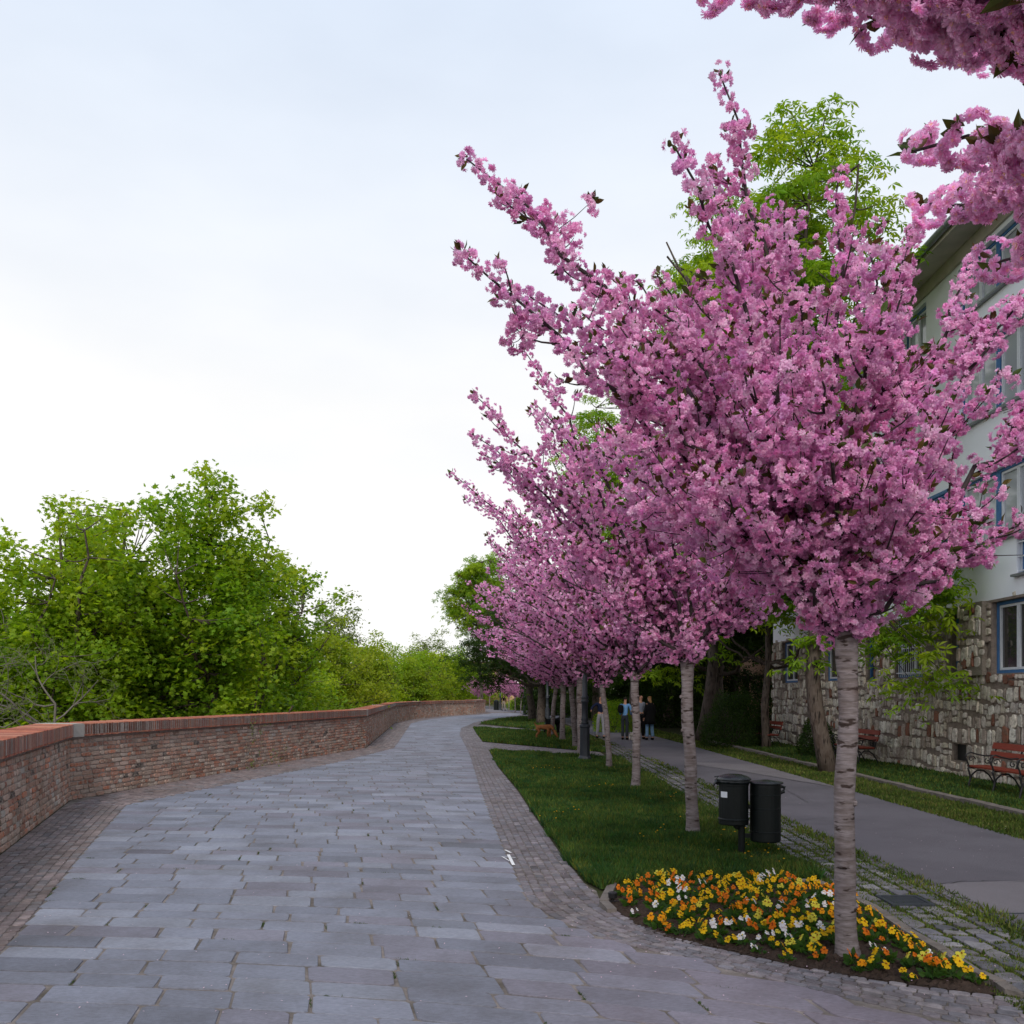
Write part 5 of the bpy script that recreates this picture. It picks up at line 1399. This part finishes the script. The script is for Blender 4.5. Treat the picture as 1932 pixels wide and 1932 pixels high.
for i_, (x, y) in enumerate(spots):
    k = 'white' if i_ in white or rg.random() < .03 else rg.choice(('orange', 'orange', 'amber', 'amber', 'yellow', 'yellow', 'yellow', 'lemon'))
    v_ = rg.randrange(3); pr_ = proto[(k, v_)]
    if not pr_[1]: o = pr_[0]; pr_[1] = True
    else: o = copy_tree(pr_[0])
    de = float(dist_edge(np.array(x), np.array(y)))
    zz = .012 + min(.25, de) * .16
    s = rg.uniform(.62, 1.2)
    o.location = (x, y, zz - .005); o.rotation_euler = (0, 0, rg.uniform(-1.1, 1.1)); o.scale = (s, s, s)
    px_ = 966 + x / y * FPX
    side = 'at the left tip of the bed' if px_ < 1250 else 'in the left part of the bed' if px_ < 1400 else 'in the middle of the bed' if px_ < 1530 else 'just left of the cherry trunk' if x < 2.2 and px_ < 1620 else 'just right of the cherry trunk' if px_ < 1690 else 'at the right end of the bed'
    dep = 'by the front paving' if de < .13 and x < 2.2 and y < 7.2 - (x - .8) * 1.1 else 'by the lawn edge' if y > 7.75 else 'in the back rows' if y > 7.1 else 'in the front rows' if y < 6.3 else 'in the middle rows'
    o['label'] = '%s pansy with %s blooms %s, %s' % (k, ('two', 'three', 'four')[v_], side, dep)
for k in proto:
    if not proto[k][1]:
        for ch in [x for x in COL.objects if x.parent == proto[k][0]]: bpy.data.objects.remove(ch)
        bpy.data.objects.remove(proto[k][0])

# dandelions in the lawn (too small and many to count)
rn = np.random.default_rng(12); mb = MB()
cents = [(2.45, 9.3), (2.6, 10.3), (1.75, 10.6), (2.55, 12), (2.5, 14.5), (.75, 12.5), (1.6, 16), (2.6, 8.9), (.6, 20)]
for cx_, cy_ in cents:
    for _ in range(11):
        x, y = cx_ + rn.normal(0, .16), cy_ + rn.normal(0, .35)
        if x > 2.8: continue
        h_ = rn.uniform(.05, .10); q = .011
        mb.lathe([(q * .5, 0), (q, .004), (q * .6, .009)], 6, (x, y, h_ + .018), (0.75, 0.48, 0.01)); mb.tube([(x, y, .018), (x, y, h_ + .018)], .0018, 3, (0.08, 0.13, 0.03), cap=False)
tag(mb.build('dandelions', M['petal']), 'tiny yellow wild flowers scattered through the lawn', 'wild flowers', kind='stuff')
# fallen petals
mb = MB(); n = 380
X = rn.uniform(-6, 3, n); Y = 1 / rn.uniform(1/26, 1/4.7, n)
V_, F_, T_ = LF['small']; nr = np.array((0, 0, 1.0)) + rn.normal(0, .2, (n, 3))
ok = X > np.array([xat(WALL, y) + .1 for y in Y])
mb.scatter(V_, F_, (rot_from_normals(nr, rn) * .014)[ok], np.stack([X, Y, np.full(n, .022)], 1)[ok], np.tile((0.70, 0.55, 0.6), (n, 1))[ok], T_)
tag(mb.build('fallen_petals', M['petal']), 'loose pink petals blown over the paving', 'petals', kind='stuff')
mb = MB(); n = 420
X = rn.uniform(.4, 6.9, n); Y = 1 / rn.uniform(1/24, 1/5.2, n); nr = np.array((0, 0, 1.0)) + rn.normal(0, .2, (n, 3))
Zp = np.where((X > 3.6) & (X < 5.9), .030, .05)
mb.scatter(V_, F_, rot_from_normals(nr, rn) * .015, np.stack([X, Y, Zp], 1), np.tile((0.72, 0.52, 0.6), (n, 1)), T_)
tag(mb.build('fallen_petals', M['petal']), 'loose pink petals lying on the lawn and asphalt', 'petals', kind='stuff')
mb = MB()
def crack(pts, w, seed):
    r = random.Random(seed); P = resample(pts, int(length(pts) / .05))
    P = P + np.array([(r.gauss(0, .018), r.gauss(0, .018)) for _ in P])
    for i in range(len(P) - 1):
        d = P[i+1] - P[i]; n_ = np.array((-d[1], d[0])) / (np.linalg.norm(d) + 1e-9) * w * r.uniform(.5, 1.3)
        mb.add([(*(P[i] - n_), .0295), (*(P[i+1] - n_), .0295), (*(P[i+1] + n_), .0295), (*(P[i] + n_), .0295)], [(0, 1, 2, 3)])
for q_, (pts, w) in enumerate([([(3.66, 5.0), (3.72, 8.0), (3.66, 11), (3.74, 14)], .006), ([(3.65, 7.95), (4.2, 8.1), (5.9, 8.05)], .005), ([(4.1, 22.2), (5.0, 19.8), (5.9, 16.2)], .008), ([(3.7, 12.0), (4.3, 12.3), (4.9, 12.1)], .004), ([(4.6, 14.0), (4.9, 16.5), (4.8, 18)], .004)]): crack(pts, w, q_)
struct(mb.build('asphalt_crack', M['black']))
# moss and weeds in joints
mb = MB(); rj = random.Random(41)
for p, q in rj.sample([j_ for j_ in JOINTS if j_[0][1] > 4.4], 70):
    p, q = np.array(p), np.array(q); k = rj.choice((10, 16, 30))
    f0 = rj.random() * .6
    for _ in range(k):
        c = p + (q - p) * (f0 + rj.uniform(0, .4)); a, b = c[0] + rj.gauss(0, .004), c[1] + rj.gauss(0, .004); h_ = rj.uniform(.006, .018); u = rj.uniform(0, 6.28)
        mb.add([(a - .003 * math.cos(u), b - .003 * math.sin(u), .006), (a + .003 * math.cos(u), b + .003 * math.sin(u), .006), (a + rj.gauss(0, .008), b + rj.gauss(0, .008), .008 + h_)], [(0, 1, 2)], (0.05, 0.085, 0.022))
tag(mb.build('joint_weeds', M['grass']), 'little green weeds in the paving joints', 'weeds', kind='stuff')

# chalk arrow on the paving
cmk = [((988, 1770), (1002, 1790)), ]
mb = MB()
def chalk(p, q, w):
    a = np.array(Gp(*p)); b = np.array(Gp(*q)); d = b - a; n = np.array((-d[1], d[0])) / np.linalg.norm(d) * w
    mb.add([(a[0]-n[0], a[1]-n[1], .0215), (b[0]-n[0], b[1]-n[1], .0215), (b[0]+n[0], b[1]+n[1], .0215), (a[0]+n[0], a[1]+n[1], .0215)], [(0, 1, 2, 3)])
for p, q, w in (((953, 1607), (964, 1612.5), .012), ((959, 1616), (969, 1636), .016), ((946, 1620), (973, 1622), .006), ((947, 1619.5), (961, 1628), .006)): chalk(p, q, w)
tag(mb.build('chalk_mark', M['chalk']), 'small white chalk mark drawn on the paving edge', 'chalk mark')

# drain grate by the gutter
gx, gy = 3.18, 7.30
t = thing('drain_grate', 'rusty drain grate set among the overgrown setts', 'drain', (gx, gy, .02))
mb = MB(); mb.box((-.17, -.17, 0), (-.14, .17, .022)); mb.box((.14, -.17, 0), (.17, .17, .022)); mb.box((-.14, -.17, 0), (.14, -.14, .022)); mb.box((-.14, .14, 0), (.14, .17, .022))
for k in range(7): mb.box((-.14, -.125 + k * .038, .002), (.14, -.108 + k * .038, .018))
mb.build('grating', M['iron'], t)
t = thing('manhole_cover', 'flat manhole cover at the right picture edge', 'manhole cover', (3.95, 6.55, .028))
mb = MB(); mb.box((-.3, -.3, 0), (.3, .3, .006)); mb.build('plate', M['asphalt'], t)
mb = MB(); 
for q in (((-.33, -.33), (.33, -.30)), ((-.33, .30), (.33, .33)), ((-.33, -.30), (-.30, .30)), ((.30, -.30), (.33, .30))): mb.box((q[0][0], q[0][1], 0), (q[1][0], q[1][1], .009))
mb.build('rim', M['iron'], t)

# ------------------------------------------------------------------ people and dogs
def skin_mesh(name, pts, edges, radii, m, parent, roots=(0,), sub=1):
    me = bpy.data.meshes.new(name); me.from_pydata([tuple(p) for p in pts], edges, []); me.update()
    o = bpy.data.objects.new(name, me); COL.objects.link(o); o.parent = parent
    md = o.modifiers.new('Skin', 'SKIN'); md.use_smooth_shade = True; md.branch_smoothing = .6
    if not me.skin_vertices: return o
    sv_ = me.skin_vertices[0].data
    for i, r in enumerate(radii):
        sv_[i].radius = (r, r) if not isinstance(r, tuple) else r
        sv_[i].use_root = i in roots
    s = o.modifiers.new('Sub', 'SUBSURF'); s.levels = sub; s.render_levels = sub
    me.materials.append(m)
    return o
def person(label, loc, rz, H=1.75, top='navy', bottom='grey', hair='dark', arms=((.30, .15, .95), (-.28, -.02, .86)), stride=.12, long_hair=False, coat=False, lean=0.0, elbow=None, female=False, group='people strolling on the asphalt path'):
    """faces local -y"""
    k = H / 1.75
    t = thing('person', label, 'person', loc, rz, group)
    S = .17 if not female else .155
    J = {'pelvis': (0, 0, .95), 'belly': (0, -.01 - lean*.3, 1.10), 'chest': (0, -lean * .7, 1.30), 'neck': (0, -.01 - lean, 1.48), 'neck2': (0, -.02 - lean*1.1, 1.54), 'head': (0, -.035 - lean*1.2, 1.63), 'crown': (0, -.02 - lean*1.2, 1.70)}
    P, E, Rd, ix = [], [], [], {}
    def a(n, p, r, par=None):
        ix[n] = len(P); P.append(tuple(c * k for c in p)); Rd.append(r * k if not isinstance(r, tuple) else (r[0]*k, r[1]*k))
        if par: E.append((ix[par], ix[n]))
    a('pelvis', J['pelvis'], (.13, .10)); a('belly', J['belly'], (.125, .09), 'pelvis'); a('chest', J['chest'], (.145, .10), 'belly'); a('neck', J['neck'], (.06, .06), 'chest')
    a('neck2', J['neck2'], .052, 'neck'); a('head', J['head'], (.075, .092), 'neck2'); a('crown', J['crown'], (.062, .075), 'head')
    arm = []
    for s, hd in ((1, arms[0]), (-1, arms[1])):
        sh = (s * S, -lean * .9, 1.42); hn = np.array(hd)
        el = (np.array(sh) + hn) / 2 + np.array((s * .05, .07, -.02))
        w = sh + (hn - sh) * .93
        a(f's{s}', sh, .052, 'chest'); a(f'e{s}', tuple(el), .040, f's{s}'); a(f'w{s}', tuple(hn), .027, f'e{s}')
        d = hn - el; d /= np.linalg.norm(d); a(f'h{s}', tuple(hn + d * .055), (.036, .020), f'w{s}'); arm.append((s, hn + d * .06, d))
    for s in (1, -1):
        st = stride * s
        a(f'hip{s}', (s * .085, 0, .90), .085, 'pelvis'); a(f'kn{s}', (s * .095, -.02 - st * .5, .50), .058, f'hip{s}'); a(f'an{s}', (s * .10, -st + .02, .10), .040, f'kn{s}'); a(f'to{s}', (s * .11, -st - .12, .04), (.038, .03), f'an{s}')
    roots = [0]
    for s, h, d in arm:      # fingers rooted in the palm
        sd = np.cross(d, (1, 0, 0)); sd /= np.linalg.norm(sd) + 1e-9
        for q in range(5):
            o_ = sd * (.028 - .014 * q) if q < 4 else sd * .035 - d * .03
            ln = (.065, .075, .07, .055, .045)[q]
            b = len(P); dd = d + (sd * .8 if q == 4 else 0)
            for f in (0, .5, 1.0):
                P.append(tuple((h + o_ + dd * ln * f + np.array((0, -.012, 0)) * f * f) * k)); Rd.append(.009 * k)
            E += [(b, b+1), (b+1, b+2)]; roots.append(b)
    skin_mesh('body', P, E, Rd, M['skin'], t, roots)
    def sub(names, pairs, grow, m, nm, over=None):
        pp = [P[ix[n]] for n in names]; rr = []
        for n in names:
            r = Rd[ix[n]]; r = r if isinstance(r, tuple) else (r, r); q = (over or {}).get(n, 0)
            rr.append((r[0] + grow * k + q, r[1] + grow * k + q))
        return skin_mesh(nm, pp, [(names.index(x), names.index(y)) for x, y in pairs], rr, m, t)
    CL = {'navy': (0.012, 0.018, 0.05), 'grey': (0.30, 0.30, 0.34), 'lightblue': (0.16, 0.34, 0.62), 'charcoal': (0.035, 0.04, 0.05), 'black': (0.008, 0.008, 0.009), 'jeans': (0.16, 0.27, 0.42), 'ash': (0.22, 0.24, 0.30), 'cream': (0.5, 0.42, 0.33)}
    def cm(c):
        n = 'cloth_' + c
        return bpy.data.materials.get(n) or mat(n, CL[c], .9, .3, 8.0, None, .3, 20, .1)
    sub(['belly', 'pelvis', 'chest', 'neck', 's1', 'e1', 'w1', 's-1', 'e-1', 'w-1'], [('pelvis', 'belly'), ('belly', 'chest'), ('chest', 'neck'), ('chest', 's1'), ('s1', 'e1'), ('e1', 'w1'), ('chest', 's-1'), ('s-1', 'e-1'), ('e-1', 'w-1')], .014, cm(top), 'jacket' if top in ('navy', 'black') else 'shirt', {'neck': -.005, 'pelvis': .012})
    sub(['pelvis', 'belly', 'hip1', 'kn1', 'an1', 'hip-1', 'kn-1', 'an-1'], [('pelvis', 'belly'), ('pelvis', 'hip1'), ('hip1', 'kn1'), ('kn1', 'an1'), ('pelvis', 'hip-1'), ('hip-1', 'kn-1'), ('kn-1', 'an-1')], .012, cm(bottom), 'trousers', {'an1': .018, 'an-1': .018, 'pelvis': -.002, 'belly': -.006})
    for s in (1, -1):
        A_, T_ = np.array(P[ix[f'an{s}']]), np.array(P[ix[f'to{s}']])
        skin_mesh('shoe', [A_ + (0, .04, -.05), A_ * .4 + T_ * .6 + (0, 0, -.012), T_ + (0, -.02, -.002)], [(0, 1), (1, 2)], [.05, .052, .038], cm('black'), t)
    if coat:
        mb = MB(); z0 = .62 * k; mb.lathe([(.235*k, z0), (.225*k, .8*k), (.20*k, 1.0*k), (.185*k, 1.2*k), (.19*k, 1.36*k), (.12*k, 1.47*k), (.07*k, 1.52*k)], 14); o = mb.build('coat', cm('black'), t, True); o.scale = (1, .72, 1)
    HC = {'dark': (0.02, 0.014, 0.012), 'brown': (0.05, 0.028, 0.016), 'blond': (0.30, 0.16, 0.06)}[hair]
    hm = bpy.data.materials.get('hair_' + hair) or mat('hair_' + hair, HC, .6, .3, 30.0, stretch=(6, 6, 1))
    hp = np.array(P[ix['head']]); cr = np.array(P[ix['crown']])
    pts = [hp + np.array((0, .035, -.03)) * k, hp + np.array((0, .028, .04)) * k, cr + np.array((0, .008, .012)) * k]
    ed = [(0, 1), (1, 2)]; rd = [.062 * k, .085 * k, .074 * k]
    if long_hair: pts += [hp + np.array((0, .07, -.14)) * k, hp + np.array((0, .08, -.26)) * k]; ed += [(0, 3), (3, 4)]; rd += [.07 * k, .05 * k]
    skin_mesh('hair', pts, ed, rd, hm, t)
    # face: eyes, nose, mouth, ears
    fm = MB(); fx, fy, fz = hp
    for s in (1, -1): fm.lathe([(.012, -.004), (.013, 0), (.004, .004)], 8, (fx + s * .032 * k, fy - .088 * k, fz + .01 * k), (.03, .02, .02))
    fm.box((fx - .025, fy - .088 * k, fz - .055 * k), (fx + .025, fy - .08 * k, fz - .045 * k), (.3, .08, .07)); fm.build('eyes_and_mouth', mat('face_dark', (0.06, 0.03, 0.03), .5) if not bpy.data.materials.get('face_dark') else bpy.data.materials['face_dark'], t)
    return t, cm
p1, cm = person('man in a navy jacket and pale trousers reaching out one hand', (3.42, 34.8, 0.022), R(12), 1.66, 'navy', 'grey', 'dark', ((.24, -.04, .84), (-.46, -.22, 1.14)), .16)
p2, _ = person('person in a light blue shirt with a black bag, seen from behind', (4.22, 33.7, 0.022), R(160), 1.62, 'lightblue', 'charcoal', 'dark', ((.22, -.24, 1.0), (-.22, -.22, 1.0)), .05, lean=.06)
mb = MB(); mb.lathe([(.04, 0), (.10, .03), (.115, .15), (.10, .27), (.05, .31)], 12, (.12, .15, 1.02)); mb.tube([(.06, .12, 1.36), (.10, .05, 1.42), (.12, -.08, 1.36)], .014, 6)
bgm = mb.build('shoulder_bag', cm('black'), None); bgm.location = (4.22, 33.7, .0); bgm.rotation_euler = (0, 0, R(160)); tag(bgm, 'black bag on the back of the person in blue', 'bag')
p3, _ = person('dark haired person in a grey shirt and black trousers behind the third trunk', (4.86, 34.1, 0.022), R(30), 1.70, 'ash', 'black', 'dark', ((.22, -.1, .86), (-.22, -.1, .86)), .06)
p4, _ = person('fair haired woman in a long black coat and light jeans', (5.12, 33.5, 0.022), R(205), 1.66, 'black', 'jeans', 'blond', ((.22, -.06, .86), (-.22, -.08, .86)), .05, long_hair=True, coat=True, female=True)
p5, _ = person('tiny distant walker in pale trousers beyond the wall', (-.9, 97, 0.02), R(20), 1.72, 'black', 'cream', 'brown', ((.24, -.1, .86), (-.24, .06, .86)), .2)

def dog(label, loc, rz, k, colm, head_down=True, mname='dog_brown', group='dogs by the cherry trunks', thin=1.3):
    """faces local +x"""
    t = thing('dog', label, 'dog', loc, rz, group)
    P, E, Rd, ix = [], [], [], {}
    def a(n, p, r, par=None):
        ix[n] = len(P); P.append(tuple(c * k for c in p)); Rd.append(r * k * thin if not isinstance(r, tuple) else (r[0] * k * thin, r[1] * k * thin))
        if par: E.append((ix[par], ix[n]))
    a('loin', (-.02, 0, .50), (.085, .085)); a('rump', (-.24, 0, .52), (.085, .095), 'loin'); a('chest', (.20, 0, .47), (.095, .125), 'loin'); a('with', (.30, 0, .52), (.08, .10), 'chest')
    if head_down:
        a('nk', (.40, .0, .42), .068, 'with'); a('nk2', (.47, 0, .30), .058, 'nk'); a('hd', (.52, 0, .19), .070, 'nk2'); a('mz', (.59, 0, .10), .045, 'hd'); a('ns', (.63, 0, .055), .034, 'mz')
    else:
        a('nk', (.38, 0, .62), .07, 'with'); a('nk2', (.43, 0, .70), .06, 'nk'); a('hd', (.49, 0, .77), .068, 'nk2'); a('mz', (.59, 0, .74), .042, 'hd'); a('ns', (.65, 0, .73), .032, 'mz')
    for s in (1, -1):
        o_ = .03 * s
        a(f'sh{s}', (.25, .075 * s, .40), .058, 'chest'); a(f'el{s}', (.22 + o_, .085 * s, .27), .036, f'sh{s}'); a(f'wr{s}', (.235 + o_, .085 * s, .13), .025, f'el{s}'); a(f'fp{s}', (.25 + o_, .085 * s, .022), .024, f'wr{s}'); a(f'ft{s}', (.29 + o_, .085 * s, .02), .022, f'fp{s}')
        a(f'th{s}', (-.25, .075 * s, .42), .075, 'rump'); a(f'kn{s}', (-.17 - o_, .09 * s, .30), .048, f'th{s}'); a(f'hk{s}', (-.30 - o_, .09 * s, .16), .027, f'kn{s}'); a(f'hp{s}', (-.285 - o_, .09 * s, .025), .024, f'hk{s}'); a(f'hf{s}', (-.24 - o_, .09 * s, .02), .022, f'hp{s}')
    a('t1', (-.32, 0, .56), .026, 'rump'); a('t2', (-.37, 0, .62), .018, 't1'); a('t3', (-.39, 0, .68), .010, 't2')
    for s in (1, -1):
        h = ix['hd']; ex = (P[h][0]/k - .02, .055 * s, P[h][2]/k + (.03 if head_down else .06)); a(f'ea{s}', ex, .024, 'hd'); a(f'eb{s}', (ex[0] + (.03 if head_down else -.0), .085 * s, ex[2] - .045), .016, f'ea{s}')
    dm = bpy.data.materials.get(mname) or mat(mname, colm, .8, .4, 5.0, None, .2, 60, .15)
    skin_mesh('body', P, E, Rd, dm, t)
    mb = MB(); n = P[ix['ns']]; mb.lathe([(.012 * k, -.012 * k), (.02 * k, 0), (.012 * k, .012 * k)], 8, (n[0] + .028 * k, 0, n[2])); mb.build('nose', M['black'], t)
    mb = MB(); q = np.array(P[ix['nk']]); q2 = np.array(P[ix['nk2']]); d = (q2 - q) / np.linalg.norm(q2 - q); mb.tube([q + d * .02, q + d * .05], .075 * k, 12); mb.build('collar', M['black'], t)
    return t
dog('brown short haired dog sniffing the lawn with its head down', (1.20, 34.3, .02), R(-14), .92, (0.20, 0.08, 0.03))
dog('black dog standing half hidden behind a thin cherry trunk', (1.75, 38.3, .02), R(35), 1.15, (0.008, 0.008, 0.009), False, 'dog_black')
dog('small white dog at the feet of the person in blue', (4.42, 33.3, .022), R(70), .48, (0.55, 0.5, 0.45), True, 'dog_white')

# small green litter bin far away beside the distant lamp
t = thing('litter_bin', 'dark litter bin beside the small distant lamp post', 'litter bin', (-1.75, 100.5, 0))
mb = MB(); mb.lathe([(.28, 0), (.30, .05), (.30, 1.0), (.24, 1.1), (.05, 1.15)], 14); mb.build('body', M['binpaint'], t)
